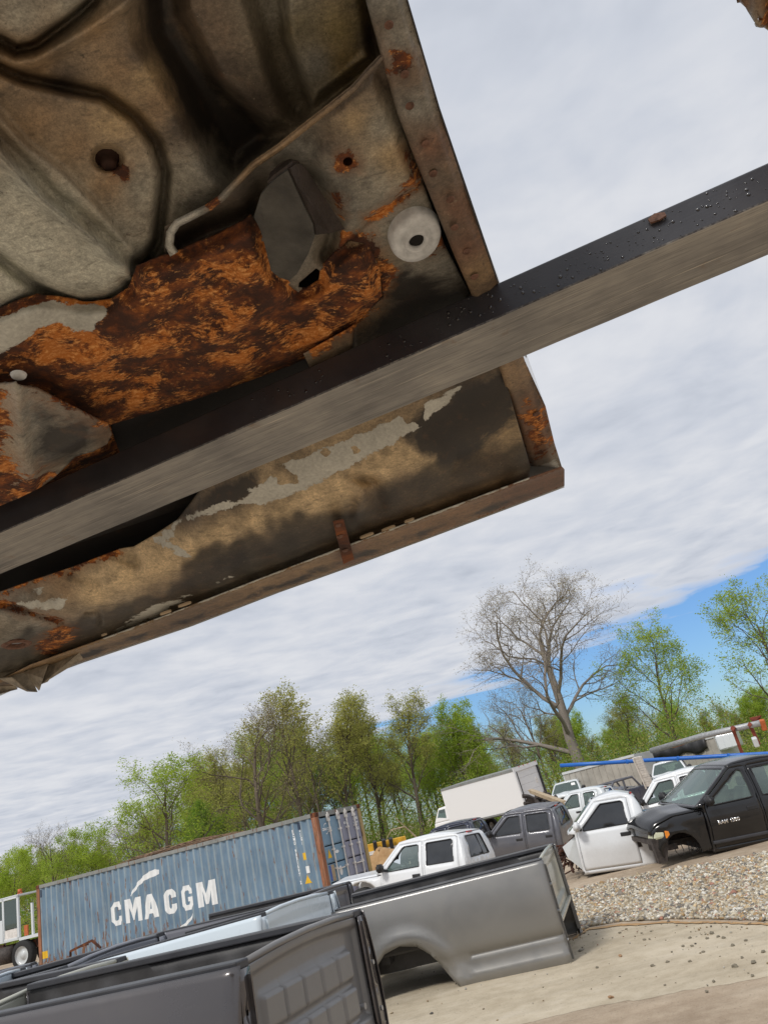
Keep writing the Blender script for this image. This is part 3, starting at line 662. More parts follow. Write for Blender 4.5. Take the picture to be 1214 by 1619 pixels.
def stroke(pts, ws):
    P_ = np.array(pts, float); out = []
    up = []; dn_ = []
    for i in range(len(P_)):
        d_ = P_[min(i+1, len(P_)-1)]-P_[max(i-1, 0)]; d_ /= np.linalg.norm(d_); nrm = np.array([-d_[1], d_[0]]); up.append(P_[i]+nrm*ws[i]/2); dn_.append(P_[i]-nrm*ws[i]/2)
    return [[tuple(up[i]), tuple(up[i+1]), tuple(dn_[i+1]), tuple(dn_[i])] for i in range(len(P_)-1)]
s1_ = stroke([(-7.66, 1.56), (-7.50, 1.68), (-7.25, 1.86), (-7.0, 1.98), (-6.75, 2.04), (-6.45, 2.07), (-6.32, 2.06)], [.04, .08, .12, .15, .19, .20, .12])
s2_ = stroke([(-5.06, .68), (-5.20, .55), (-5.42, .42), (-5.7, .30), (-6.0, .20), (-6.3, .14)], [.02, .07, .11, .15, .20, .16])
on_side(shape_mesh(s1_), lambda a, b: (a, b), 'swoosh', M['print'], cont); on_side(shape_mesh(s2_), lambda a, b: (a, b), 'swoosh', M['print'], cont)
def vtext(txt, x, ztop, size, step, mat='print'):
    vs = []
    for i, c in enumerate(txt):
        if c == ' ': continue
        me = text_mesh(c, size, .006); on_side(me, lambda a, b, i=i: (x+a, ztop-(i+1)*step+b), 'marking', M[mat], cont)
vtext('ECMU 9031697 2', -.93, 2.30, .12, .104); vtext('45G1', -.68, 2.28, .12, .11)
for x, z0, z1, mm in ((-.70, 1.43, 1.62, 'printy'), (-.66, 1.08, 1.26, 'print'), (-.72, 2.24, 2.44, 'darkprint')):
    on_side(shape_mesh([[(x, z0), (x+.13, z0), (x+.13, z1), (x, z1)]]), lambda a, b: (a, b), 'marking', M[mm], cont)
on_side(shape_mesh([[(-.78, .82), (-.52, .82), (-.65, 1.06)]]), lambda a, b: (a, b), 'warning_triangle', M['printy'], cont)
on_side(shape_mesh([[(-12.02, .28), (-11.80, .28), (-11.80, .50), (-12.02, .50)]]), lambda a, b: (a, b), 'warning_plate', M['printy'], cont)
on_side(shape_mesh([[(-12.0, 2.18), (-11.93, 2.18), (-11.93, 2.42), (-12.0, 2.42)]]), lambda a, b: (a, b), 'marking', M['darkprint'], cont)
def door_art(polys, mat, name, x=-.034):
    me = bpy.data.meshes.new(name); vs = []; fs = []
    for P_ in polys: fs.append(tuple(range(len(vs), len(vs)+len(P_)))); vs += [(x, p[0], p[1]) for p in P_]
    me.from_pydata(vs, [], fs); me.materials.append(mat); return link(name, me, cont)
ell = lambda cy, cz, a, b: [(cy+a*math.cos(k*math.pi/8), cz+b*math.sin(k*math.pi/8)) for k in range(16)]
door_art([[(.21+.1, 1.32), (.21+.30, 1.32), (.21+.20, 1.56)]], M['printy'], 'warning_triangle'); door_art([ell(.80, 1.44, .10, .045)], M['print'], 'sticker'); door_art([ell(.83, .93, .08, .13)], M['print'], 'sticker')
door_art([[(.27, .74), (.52, .74), (.52, 1.13), (.27, 1.13)]], M['blueprint'], 'notice_plate'); door_art([[(.36, .72), (.52, .72), (.52, 1.14), (.36, 1.14)]], M['timber'], 'notice_plate', -.031)
for txt, y, z, s in (('CMA CGM', .26, 2.06, .10), ('ECMU', 1.95, 2.18, .10), ('9031697', 1.92, 2.06, .08), ('45G1', 1.97, 1.88, .11), ('ECMU', 1.42, 2.12, .08)):
    me = text_mesh(txt, s, .006)
    for v in me.vertices: v.co = Vector((-.033, y+v.co.x, z+v.co.y))
    me.materials.append(M['print']); link('lettering', me, cont)
door_art(stroke([(.35, 2.17), (.42, 2.23), (.5, 2.25)], [.01, .02, .03])+stroke([(.55, 2.03), (.5, 1.98), (.42, 1.96)], [.01, .02, .03]), M['print'], 'swoosh')
# branches and rubbish lying on the roof
rb = random.Random(9); deb = MB()
for i in range(150):
    t_ = rb.random(); x = -7.9+t_*4.4; h = math.sin(t_*math.pi)**.6*.13; y = rb.uniform(.1, 1.2); z = CH+rb.uniform(-.02, h)
    a = rb.gauss(0, .25); L_ = rb.uniform(.4, 1.3); deb.tube([(x-L_/2, y, z+rb.uniform(-.03, .03)), (x, y+.05, z+.03), (x+L_/2*math.cos(a), y+L_/2*math.sin(a), z+rb.uniform(-.03, .03))], [rb.uniform(.008, .02), .012, .004], 4)
M['debris'] = flat('dead_branches', (0.19, 0.12, 0.075), .9, var=.5, scale=5)
db = deb.build('branch_pile', M['debris']); db.matrix_world = CM; tag(db, 'pile of dead brown branches lying on the container roof', 'branches', kind='stuff')
# ------------------------------------------------------------------ pickup cabs
def interp(x, xp, yp): return np.interp(x, xp, yp)
def cab(name, label, MT, paintm, xb=-.95, doors=((-.78, .12), (.16, 1.25)), wb=(1.42, .80), wt=(.80, 1.38), zr=1.43, hood=False, hoodend=2.5, gl='glass', rear_gl=None, mirror=True, group=None, lights=False, tumble=.70, cat='pickup truck', rearopen=None, bed=False, wheels=False, handles='plastic', inside=True, sticker=False, archz=.22, archr=(.50, .47), hooddrop=.17):
    root = empty(name, label, cat, group, M=MT); zb = .80; pm = M[paintm]; rear_gl = rear_gl or gl
    def hb(z):
        z = np.asarray(z, float); lowr = .895+.055*np.sin(np.clip(z/zb, 0, 1)*math.pi*.92)+.008*np.tanh((z-.40)*60)
        t = np.clip((z-zb)/(zr-zb), 0, 1.2); top = .925-(.925-tumble)*t**1.25
        return np.where(z < zb, lowr, top)
    zB = [0, zb, 1.12, zr-.10, zr-.04]; xB_ = [xb, xb, xb+.05, xb+.13, xb+.20]
    xB = lambda z: np.interp(z, zB, xB_)
    xA = lambda z: np.interp(z, [wb[1], wt[1]], [wb[0], wt[0]])
    xf = 1.30
    ridge = [(xb+.20, zr-.04), (xb+.34, zr-.008), ((xb+wt[0])/2, zr+.01), (wt[0]-.15, zr-.008), wt]
    zt = lambda x: np.interp(x, [p[0] for p in ridge], [p[1] for p in ridge])
    O = [(xb, .0), (xb, zb), (xb+.05, 1.12), (xb+.13, zr-.10)]+ridge+[wb, (xf, wb[1]-.02), (xf, 0)]
    dps = []; wins = []
    for k, (d0, d1) in enumerate(doors):
        zt_ = zr-.075
        if k == len(doors)-1:
            D_ = [(d0, .07), (d0, zt_), (min(xA(zt_)-.07, d1), zt_), (min(xA(zb+.12)-.075, d1), zb+.12), (d1, zb-.02), (d1, .07)]
            Wn = [(d0+.09, zb+.035), (d0+.10, zt_-.085), (d0+.14, zt_-.055), (xA(zt_)-.19, zt_-.055), (xA(zt_)-.14, zt_-.09), (min(xA(zb+.1)-.20, d1-.06), zb+.08), (min(xA(zb+.1)-.20, d1-.06), zb+.015)]
        else:
            D_ = [(d0, .07), (d0, zt_-.03), (d0+.05, zt_), (d1, zt_), (d1, .07)]
            Wn = [(d0+.12, zb+.035), (d0+.13, zt_-.10), (d0+.17, zt_-.055), (d1-.09, zt_-.055), (d1-.07, zt_-.08), (d1-.07, zb+.03)]
        dps.append(D_); wins.append(Wn)
    for sgn in (1, -1):
        f = lambda x, z, o=0.0: (x, sgn*(hb(z)+o), z)
        sheet('body_side', O, f, pm, root, holes=dps, step=.12, thick=.02, off=sgn)
        for D_, Wn in zip(dps, wins):
            c_ = np.mean(D_, 0); shr = [(p[0]+(.006 if p[0] < c_[0] else -.006), p[1]+(.006 if p[1] < c_[1] else -.006)) for p in D_]
            d = sheet('door', shr, lambda x, z: (x, sgn*(hb(z)+.006), z), pm, root, holes=[Wn], step=.10, thick=.03, off=sgn)
            sheet('window', Wn, lambda x, z: (x, sgn*(hb(z)-.014), z), M[gl] if D_ is dps[-1] or gl != 'glass' else M[rear_gl], d, step=.2)
            b = MB(); n_ = len(Wn)
            for i in range(n_):
                p, q = Wn[i], Wn[(i+1) % n_]; b.bar((p[0], sgn*(float(hb(p[1]))+.004), p[1]), (q[0], sgn*(float(hb(q[1]))+.004), q[1]), .018, .018)
            b.build('window_seal', M['plastic'], d)
            hx = D_[0][0]+.08; hy = float(hb(.66)); ya_, yb_ = sorted((sgn*(hy-.02), sgn*(hy+.024)))
            MB().box(hx, hx+.21, ya_, yb_, .61, .685).build('handle', M[handles], d, bevel=.012)
        if mirror:
            mm = M['plastic'] if mirror is True else M[mirror]; mx_ = 1.17; hy = float(hb(.9))*sgn
            r = MB(); r.bar((mx_-.02, hy, .84), (mx_+.02, hy+sgn*.12, .87), .05, .05); mo = r.build('mirror_arm', M['plastic'], root)
            bm = bmesh.new(); bmesh.ops.create_cube(bm, size=1); bmesh.ops.bevel(bm, geom=bm.edges[:], offset=.22, segments=3, affect='EDGES')
            me = bpy.data.meshes.new('mirror'); bm.to_mesh(me); bm.free(); me.materials.append(mm); me.polygons.foreach_set('use_smooth', [True]*len(me.polygons))
            o = link('mirror', me, root); o.location = (mx_+.04, hy+sgn*.19, .92); o.scale = (.15, .22, .19)
    patch('roof', 14, 10, lambda a, b_: ((xb+.20+(wt[0]-xb-.20)*a), (2*b_-1)*float(hb(zt(xb+.20+(wt[0]-xb-.20)*a)))*.999, float(zt(xb+.20+(wt[0]-xb-.20)*a))+.05*(1-(2*b_-1)**4)*math.sin(math.pi*min(max(a, .08), .92))), pm, root, thick=.015)
    rw = [(-.62, zb+.05), (-.60, zr-.15), (-.55, zr-.12), (.55, zr-.12), (.60, zr-.15), (.62, zb+.05)]
    fb = lambda y, z, o=0.0: (xB(z)-.02*(1-y*y)-o, y*hb(z), z)
    sheet('back_panel', [(-1, .02), (-1, zr-.05), (1, zr-.05), (1, .02)], fb, pm, root, holes=[rw], step=.12, thick=.015, off=1)
    sheet('rear_window', rw, lambda y, z: (xB(z)-.02*(1-y*y)+.012, y*hb(z), z), M[rear_gl], root, step=.3)
    s = MB(); 
    for i in range(len(rw)):
        p, q = rw[i], rw[(i+1) % len(rw)]; s.bar([float(c) for c in fb(*map(np.array, p))], [float(c) for c in fb(*map(np.array, q))], .022, .022)
    s.bar((float(xB(zb+.05))-.016, -.2, zb+.05), (float(xB(zr-.12))-.016, -.18, zr-.12), .02, .015)
    s.build('rear_window_seal', M['plastic'], root)
    MB().box(xb+.15, xb+.19, -.14, .14, zr-.055, zr-.02).build('brake_lamp', M['red_lens'], root, bevel=.006)
    ws = [(-1, .02), (-.97, .98), (.97, .98), (1, .02)]
    def wsf(t, s_): z = wb[1]+(wt[1]-wb[1])*s_; return (wb[0]+(wt[0]-wb[0])*s_+.07*(1-t*t), t*(hb(z)-.012), z+.02*(1-t*t))
    inn = [(-.93, .05), (-.91, .93), (.91, .93), (.93, .05)]
    sheet('windshield_frame', [(-1.005, -.02), (-1.005, 1.02), (1.005, 1.02), (1.005, -.02)], wsf, pm, root, holes=[inn], step=.12, thick=.012)
    sheet('windshield', inn, lambda t, s_: tuple(c-(.008 if i == 0 else 0) for i, c in enumerate(wsf(t, s_))), M['glass'], root, step=.2)
    if sticker:
        sheet('sticker', [(.45, .55), (.45, .8), (.75, .8), (.75, .55)], lambda t, s_: tuple(c+(.004 if i == 0 else 0) for i, c in enumerate(wsf(t, s_))), M['label'], root, step=.2)
    MB().box(xf-.02, xf, -.9, .9, .02, zb-.04).build('firewall', M['junk'], root)
    MB().box(xb+.05, xf-.05, -.86, .86, .03, .08).build('floor_pan', M['junk'], root)
    if inside:
        for sx in ([.35] if len(doors) == 1 else [.35, xb+.40]):
            for sy in (-.42, .42):
                q = MB(); q.box(sx, sx+.45, sy-.26, sy+.26, .30, .48); q.hexa([(sx-.08, sy-.25, .42), (sx+.06, sy-.25, .42), (sx+.06, sy+.25, .42), (sx-.08, sy+.25, .42), (sx-.24, sy-.22, 1.0), (sx-.13, sy-.22, 1.0), (sx-.13, sy+.22, 1.0), (sx-.24, sy+.22, 1.0)]); q.box(sx-.24, sx-.15, sy-.12, sy+.12, 1.01, 1.18)
                q.build('seat', M['seat'], root, bevel=.03)
        MB().hexa([(1.0, -.85, .55), (1.28, -.85, .55), (1.28, .85, .55), (1.0, .85, .55), (1.08, -.82, .80), (1.36, -.82, .80), (1.36, .82, .80), (1.08, .82, .80)]).build('dashboard', M['plastic'], root, bevel=.02)
        st = MB(); ring = [(.92+.05*math.sin(a), .42+.19*math.cos(a), .80+.18*math.sin(a)) for a in np.linspace(0, 2*math.pi, 17)]; st.tube(ring, .016, 6, False); st.bar((.92, .24, .80), (.92, .60, .80), .03, .05); st.bar((.92, .42, .80), (1.1, .42, .70), .05, .05); st.build('steering_wheel', M['plastic'], root)
    if hood:
        E_ = hoodend; yw = lambda x: .945-.13*np.clip((np.asarray(x, float)-1.6)/(E_-1.6), 0, 1)**2
        arc = [(1.89+archr[0]*math.cos(a), archz+archr[1]*math.sin(a)) for a in np.linspace(0, math.pi, 11)]
        topz = lambda x: np.interp(x, [1.3, 1.9, E_-.12, E_], [zb-.045, zb-.06, zb-hooddrop, zb-hooddrop-.09])
        fo = [(1.305, .07), (1.305, zb-.045), (1.9, zb-.06), (E_-.12, zb-hooddrop), (E_, zb-hooddrop-.09), (E_, .30), (E_-.06, .22)]+arc+[(1.40, .07)]
        def ff(x, z, sgn): 
            fl = np.exp(-((np.hypot(x-1.89, z-archz)-archr[0]-.04)/.06)**2)*.035
            return (x, sgn*(yw(x)-.05*(1-np.clip((z)/.8, 0, 1))-.06*np.clip((z-.58)/.22, 0, 1)**2+fl-.0), z)
        for sgn in (1, -1):
            sheet('fender', fo, lambda x, z: ff(x, z, sgn), pm, root, step=.08, thick=.012, off=sgn)
        def hf(a, b_):
            x = 1.34+(E_-1.34)*a; t = 2*b_-1; y = t*float(yw(x)-.07); z = float(topz(x))+.012+.085*(1-t*t)+.02*math.cos(t*math.pi*2)*(1-abs(t)); 
            if a > .9: z -= (a-.9)**2*9
            return (x+.08*(1-t*t)*a, y, z)
        patch('hood', 16, 14, hf, pm, root, thick=.02)
        MB().box(1.30, 1.45, -.82, .82, zb-.06, zb-.01).build('cowl', M['plastic'], root)
        w = MB(); w.bar((1.42, .5, zb+.02), (1.30, -.1, zb+.05), .015, .02); w.bar((1.42, -.2, zb+.02), (1.30, -.75, zb+.05), .015, .02); w.build('wiper', M['plastic'], root)
    if lights:
        for sgn in (1, -1):
            E_ = hoodend
            h = MB().hexa([(E_-.24, sgn*.55, .36), (E_+.03, sgn*.55, .36), (E_+.01, sgn*.82, .38), (E_-.22, sgn*.880, .40), (E_-.24, sgn*.55, .56), (E_-.01, sgn*.55, .57), (E_-.05, sgn*.81, .56), (E_-.24, sgn*.875, .53)]).build('headlight', M['lamp'], root, bevel=.045)
            MB().hexa([(E_-.31, sgn*.80, .40), (E_-.22, sgn*.80, .39), (E_-.22, sgn*.886, .39), (E_-.31, sgn*.905, .41), (E_-.30, sgn*.80, .51), (E_-.23, sgn*.80, .53), (E_-.23, sgn*.884, .53), (E_-.30, sgn*.90, .51)]).build('side_marker', M['amber'], h, bevel=.01)
    if wheels:
        for wx in wheels:
            for sgn in (1, -1): wheel(root, (wx, sgn*.80, .18), sgn, .38)
    return root
def wheel(root, loc, sgn, r, w=.25, rim='steel', name='wheel'):
    t = MB(); n = 24; prof = [(r*.62, -w/2), (r*.93, -w/2), (r, -w*.36), (r, w*.36), (r*.93, w/2), (r*.62, w/2)]
    vs = []; fs = []; k = len(prof)
    for i in range(n):
        a = 2*math.pi*i/n
        for pr_, py in prof: vs.append((pr_*math.cos(a), py, pr_*math.sin(a)))
    for i in range(n):
        for j in range(k-1): fs.append((i*k+j, ((i+1) % n)*k+j, ((i+1) % n)*k+j+1, i*k+j+1))
    t.add(vs, fs); o = t.build(name, M['rubber'], root, smooth=True); o.location = loc
    q = MB(); prof = [(r*.64, .5*w), (r*.60, .30*w), (r*.30, .12*w), (r*.24, .30*w), (0.001, .32*w)]; vs = []; fs = []; k = len(prof)
    for i in range(n):
        a = 2*math.pi*i/n
        for pr_, py in prof: vs.append((pr_*math.cos(a), sgn*py, pr_*math.sin(a)))
    for i in range(n):
        for j in range(k-1): fs.append((i*k+j, ((i+1) % n)*k+j, ((i+1) % n)*k+j+1, i*k+j+1))
    q.add(vs, fs); q.build('rim', M[rim], o, smooth=True)
    return o
ws1 = cab('pickup_cab', 'white single cab with dark windows resting wheelless on the gravel edge, its front torn off', pose(3.346, 16.531, -.160, 167.74, -4.1, -.69, .924), 'white', xb=-.18, doors=((.10, 1.25),), wt=(.80, 1.36), zr=1.40, gl='dglass', rear_gl='dglass', mirror='white', cat='truck cab')
tb = MB(); tb.hexa([(1.30, .70, .06), (1.56, .72, .34), (1.56, .75, .34), (1.30, .74, .06), (1.30, .80, .74), (1.62, .70, .56), (1.62, .73, .56), (1.30, .84, .74)]); tb.build('torn_inner_fender', M['white_b'], ws1)
tb = MB(); rb = random.Random(3)
for i in range(26):
    p = Vector((rb.uniform(1.35, 1.75), rb.uniform(-.6, .7), rb.uniform(.1, .62))); tb.tube([p, p+Vector((rb.uniform(-.2, .2), rb.uniform(-.25, .25), rb.uniform(-.25, .1))), p+Vector((rb.uniform(-.2, .3), rb.uniform(-.3, .3), rb.uniform(-.35, .05)))], rb.uniform(.01, .035), 6)
tb.box(1.31, 1.55, -.5, .4, .22, .5); tb.build('exposed_wiring', M['rustdk'], ws1)
ram = cab('pickup_truck', 'black pickup without wheels or bumper, chrome RAM 1500 lettering on its door', pose(5.2, 15.69, -.11, 187.5, -3.2, -4.5, .918), 'black', xb=-.95, wb=(1.42, .83), wt=(.50, 1.42), zr=1.47, hood=True, hoodend=2.36, lights=True, archz=.06, archr=(.36, .40))
for word, xo in (('RAM', 1.10), ('1500', .86)):
    me = text_mesh(word, .095, .004, 1.05)
    for v in me.vertices: x_, z_ = v.co.x, v.co.y; v.co = Vector((xo-x_, .974, .47+z_))
    me.materials.append(M['chrome']); o = link('lettering', me, ram); md = o.modifiers.new('s', 'SOLIDIFY'); md.thickness = .006
for sgn in (1, -1): q = MB(); q.box(-.9, 1.28, sgn*.90-.03, sgn*.90+.05, .14, .20) if sgn > 0 else q.box(-.9, 1.28, -.95, -.87, .14, .20); q.build('side_moulding', M['cap'], ram, bevel=.015)
q = MB(); rb = random.Random(8)
q.box(1.3, 2.3, .28, .40, .16, .27); q.box(1.3, 2.3, -.40, -.28, .16, .27); q.box(1.85, 2.05, -.6, .62, .14, .24)
for sgn in (1, -1): q.hexa([(2.20, sgn*.66, -.02), (2.36, sgn*.66, -.02), (2.36, sgn*.80, -.02), (2.20, sgn*.80, -.02), (2.06, sgn*.66, .42), (2.40, sgn*.66, .42), (2.40, sgn*.82, .42), (2.06, sgn*.82, .42)])
q.build('front_frame', M['junk'], ram)
q = MB()
for i in range(9):
    x = rb.uniform(1.5, 2.0); q.tube([(x, .7, .25), (x+rb.uniform(-.1, .1), .75, .12), (x+rb.uniform(-.1, .12), .72, rb.uniform(.0, .08))], .008, 5)
q.build('hanging_hose', M['plastic'], ram)
MB().box(2.30, 2.38, -.62, .62, .30, .38).build('radiator_support', M['junk'], ram)
cab('pickup_cab', 'slate grey crew cab with red brake lamp parked behind the grey pickup bed', pose(2.044, 24.205, -.163, 158.5, -5, -3, .926), 'grey_cab', wt=(.78, 1.38), gl='dglass', rear_gl='dglass', cat='truck cab')
cab('pickup_truck', 'white crew cab pickup nosing up to the container doors', pose(-.638, 18.575, -.160, 156.17, -3.0, 2.5, .922), 'white', hood=True, hoodend=3.0, wt=(.80, 1.40), rear_gl='dglass', wheels=(1.93,), hooddrop=.11)
cab('pickup_truck', 'white crew cab with dark rear window between the black pickup and the white single cab', pose(6.142, 21.991, -.165, 156.19, 1.0, -.4, .923), 'white', hood=True, wt=(.78, 1.40), rear_gl='dglass')
cab('pickup_cab', 'small white extended cab between the slate grey cab and the white single cab', pose(4.99, 30.792, -.146, 153.9, -3, 1.4, .933), 'white_b', xb=-.75, doors=((-.42, .22), (.27, 1.25)), cat='truck cab')
cab('pickup_truck', 'white pickup facing the camera with a paper sticker on its windshield', pose(7.057, 50.5, .201, -111.7, -2, -.7, 1.007), 'white_b', hood=True, sticker=True, wheels=(1.93,))
cab('pickup_truck', 'white pickup facing the camera just right of the slatted ramp, highest of the white ones', pose(11.787, 44.6, -.033, -109.7, -2, -.4, .998), 'white', hood=True, wheels=(1.93,))
cab('pickup_cab', 'navy truck cab with red brake lamp half hidden in front of the white box truck', pose(-.2, 29.5, -.15, 158, 0, 0, .93), 'navy', gl='dglass', cat='truck cab')
# ------------------------------------------------------------------ pickup beds
def bed(label, MT, pm, inner='inner_dark', W=1.75, L=2.75, Hh=1.0, bulk='squares', bulkm=None, capm='cap', ghost=False, bright_top=False, sk=1.10):
    root = empty('pickup_bed', label, 'pickup bed', 'dismounted pickup beds', M=MT); pmm = M[pm]; im = M[inner]; bm_ = M[bulkm or pm]
    pz = [0, .05, .10, .135, .21, .292, .302, .312, .33]+list(np.linspace(.36, Hh, 12)); po = [-.006, .022, .036, .038, .010, .006, -.003, .002, .018]+[.058*(1-((z-.60)/.44)**2) for z in np.linspace(.36, Hh, 12)]
    cre = [[(L-sk+.02+.1*(z > .1), z), (L-.01, z)] for z in (.05, .10, .135, .21, .292, .302, .312, .33)]
    arch = [(L-sk-.02, 0), (L-sk-.18, .20), (L-sk-.30, .40), (L-sk-.42, .50), (L-sk-.60, .54), (L-sk-.78, .50), (L-sk-.92, .38), (L-sk-1.0, .18), (L-sk-1.03, .02)]
    out = [(0, .02), (0, Hh), (L, Hh), (L, 0)]+arch
    ac = (L-sk-.55, .10)
    for side in (0, 1):
        sg = 1 if side == 0 else -1; y0 = 0 if side == 0 else W
        def fo(x, z):
            fl = np.exp(-((np.hypot((x-ac[0])/1.0, z-ac[1])-.50)/.07)**2)*.03
            rnd = -.03*np.clip((x-(L-.05))/.05, 0, 1)**2
            return (x, y0-sg*(np.interp(z, pz, po)+fl+rnd), z)
        sheet('outer_panel', out, fo, pmm, root, step=.045, thick=.006, off=-sg, extra=cre)
        posts = [.25, .75, 1.25, 1.75, 2.25]
        def fi(x, z):
            e = sum(np.clip(1-np.abs(x-p_)/.09, 0, 1) for p_ in posts)
            e = np.clip(e*2.5, 0, 1)*.02*(z > .55)*(z < Hh-.10)
            return (x, y0+sg*(.115+e), z)
        holes = [[(p_-.02, .72), (p_+.02, .72), (p_+.02, .78), (p_-.02, .78)] for p_ in (.25, 1.25, 2.25)]
        sheet('inner_wall', [(0, .44), (0, Hh-.02), (L-.04, Hh-.02), (L-.04, .44)], fi, im, root, holes=holes, step=.05, thick=.004)
        c = MB(); ya, yb = sorted((y0-sg*(-.025), y0+sg*.14)); c.box(0.02, L-.02, ya, yb, Hh-.025, Hh+.018); c.build('rail_cap', M[capm], root, bevel=.008)
        # front edge of the bedside with its drilled flange
        jo = [(0.0, .0), (-.002, .5), (.03, Hh-.02), (.13, Hh-.02), (.13, .46), (.10, .42), (.10, .05), (.16, .0)]
        hs = [[(.05+a, z-.012), (.07+a, z-.012), (.07+a, z+.012), (.05+a, z+.012)] for z, a in ((.85, 0), (.62, .01), (.40, 0), (.20, .01))]
        sheet('end_flange', jo, lambda y, z: (L-.012+0*y, y0+sg*y, z), pmm, root, holes=hs, step=.05, thick=.004)
        fl = MB(); fl.bar((L-.01, y0+sg*.10, .06), (L-.01, y0+sg*.10, Hh-.05), .012, .04); fl.bar((L+.0, y0+sg*.03, .01), (L+.0, y0+sg*.15, .01), .02, .02); fl.build('flange_lip', pmm, root)
        for z in (.18, .45, .70):
            MB().tube([(L-.02, y0+sg*.065, z+.06), (L+.014, y0+sg*.065, z+.06)], .014, 8).build('bolt', M['steel'], root)
        tf = sheet('tail_flange', [(.0, .02), (.0, Hh-.03), (.13, Hh-.03), (.13, .45), (.08, .02)], lambda y, z: (.01+0*y, y0+sg*y, z), pmm, root, step=.1, thick=.004)
    # wheel tubs
    for y0, sg in ((0, 1), (W, -1)):
        patch('wheel_tub', 12, 2, lambda a, b_: (ac[0]-.52*math.cos(a*math.pi)*1.0, y0+sg*(.03+b_*.24), .27+.31*math.sin(a*math.pi)**.7), im, root, thick=.004)
        MB().add([(ac[0]-.52*math.cos(a*math.pi/12), y0+sg*.27, .27+.31*math.sin(a*math.pi/12)**.7) for a in range(13)], [tuple(range(13))]).build('wheel_tub_wall', im, root)
    zf = .46; n = int((W-.26)/.09)
    V = []; 
    for i in range(n*2+1):
        y = .13+(W-.26)*i/(n*2); V.append((y, zf+(.014 if (i//1) % 2 else 0)))
    f_ = MB()
    for (ya, za), (yb, zb_) in zip(V[:-1], V[1:]): f_.add([(0.02, ya, za), (L-.06, ya, za), (L-.06, yb, zb_), (0.02, yb, zb_)], [(0, 1, 2, 3)])
    f_.build('floor', im, root)
    cs = MB()
    for x in (.2, .8, 1.5, 2.1, L-.12): cs.box(x-.05, x+.05, .12, W-.12, zf-.09, zf-.012)
    cs.build('cross_sill', im, root)
    # bulkhead
    ya, yb = .115, W-.115
    def emb(y, z):
        e = 0*y
        if bulk == 'squares':
            fr = np.clip(np.minimum(np.minimum(y-ya, yb-y)/.10, np.minimum(z-zf-.03, Hh-.06-z)/.07), 0, 1); e = e-.034*np.clip(fr*3, 0, 1)
            for k in range(5):
                for r_ in range(2):
                    cy = ya+.24+k*(yb-ya-.48)/4; cz = zf+.145+r_*.195
                    q_ = np.clip((.108-np.abs(y-cy))/.014, 0, 1)*np.clip((.083-np.abs(z-cz))/.014, 0, 1); e = e+.030*q_
        else:
            fr = np.clip(np.minimum(np.minimum(y-ya-.04, yb-y-.04)/.05, np.minimum(z-zf-.05, Hh-.10-z)/.04), 0, 1); e = e-.03*np.clip(fr*2, 0, 1)
            e = e+.010*np.sin(np.clip((z-zf-.1)/.4, 0, 1)*math.pi)*np.clip(fr*2, 0, 1)
        return e
    sheet('bulkhead', [(ya, zf-.03), (ya, Hh-.02), (yb, Hh-.02), (yb, zf-.03)], lambda y, z: (L-.03+emb(y, z), y, z+.03*np.sin((y-ya)/(yb-ya)*math.pi)*(z > .9)), bm_, root, step=(.013 if bulk == 'squares' else .022), thick=.008)
    t = MB(); t.tube([(L-.045, ya-.02, Hh-.005), (L-.03, ya+.3, Hh+.018), (L-.03, W/2, Hh+.025), (L-.03, yb-.3, Hh+.018), (L-.045, yb+.02, Hh-.005)], .018, 8); t.build('bulkhead_top_rail', bm_, root, smooth=True)
    MB().box(L-.07, L+.005, ya, yb, zf-.075, zf-.035).build('bulkhead_bottom_rail', bm_, root, bevel=.008)
    if bulk == 'squares':
        MB().box(L-.062, L-.052, ya+.05, ya+.13, zf+.03, zf+.09).build('sticker', M['label'], root); MB().tube([(L-.06, yb-.09, zf+.10), (L-.03, yb-.09, zf+.10)], .018, 12).build('bulkhead_bolt', M['steel'], root)
    return root
bed('charcoal brown glossy pickup bed with ten embossed squares on its bulkhead, nearest the camera', pose(-3.57-.335, 4.752+.10, .026, -16.56, -.18, -.74, 1.029), 'dark_bed', L=2.72, Hh=1.05, W=1.55, bulkm='dark_bulk')
bed('mineral grey pickup bed with an open wheel arch standing clear on the pale slab', pose(-1.920, 9.050, -.110, -11.55, -.74, .46, .979), 'grey_bed', L=2.75, Hh=1.0, bulk='plain', bulkm='beige_bed')  # bulkhead takes a paler paint in place of its beige reflection
bed('white sided pickup bed with black liner directly behind the charcoal brown bed', pose(-4.233+.35, 8.445-.124, .005, -19.5, -2.45, -1.1, 1.002), 'ice_bed', L=2.0, Hh=1.0, W=1.5, bulk='plain', sk=.78)
bed('silver pickup bed left of the white sided bed, below the CMA CGM lettering', pose(-6.65, 8.63, -.255, -15.62, -1.91, .27, 1.147), 'silver_bed', L=2.37, Hh=1.05, W=1.5, bulk='plain')
bed('pewter grey pickup bed at the bottom left edge with a hazy bulkhead', pose(-5.832, 6.685, -.006, -19.48, .03, .42, .997), 'beige_bed', L=2.37, Hh=1.05, W=1.5, bulk='plain')
bed('pale blue white pickup bed at the far left edge below the terminal tractor', pose(-8.042, 8.561, -.05, .64, .26, .61, .997), 'ice_bed', L=2.37, Hh=1.05, bulk='plain')
bed('dark grey pickup bed just in front of the container, under its lettering', pose(-4.9, 11.9, -.12, -17, 0, 0, 1.0), 'grey_cab', L=2.6, Hh=1.05, bulk='plain', W=1.8)
bed('grey pickup bed left of the rusty bracket, close to the container end', pose(-9.6, 11.3, -.12, -14, 0, 0, 1.0), 'silver_bed', L=2.6, Hh=1.05, bulk='plain')
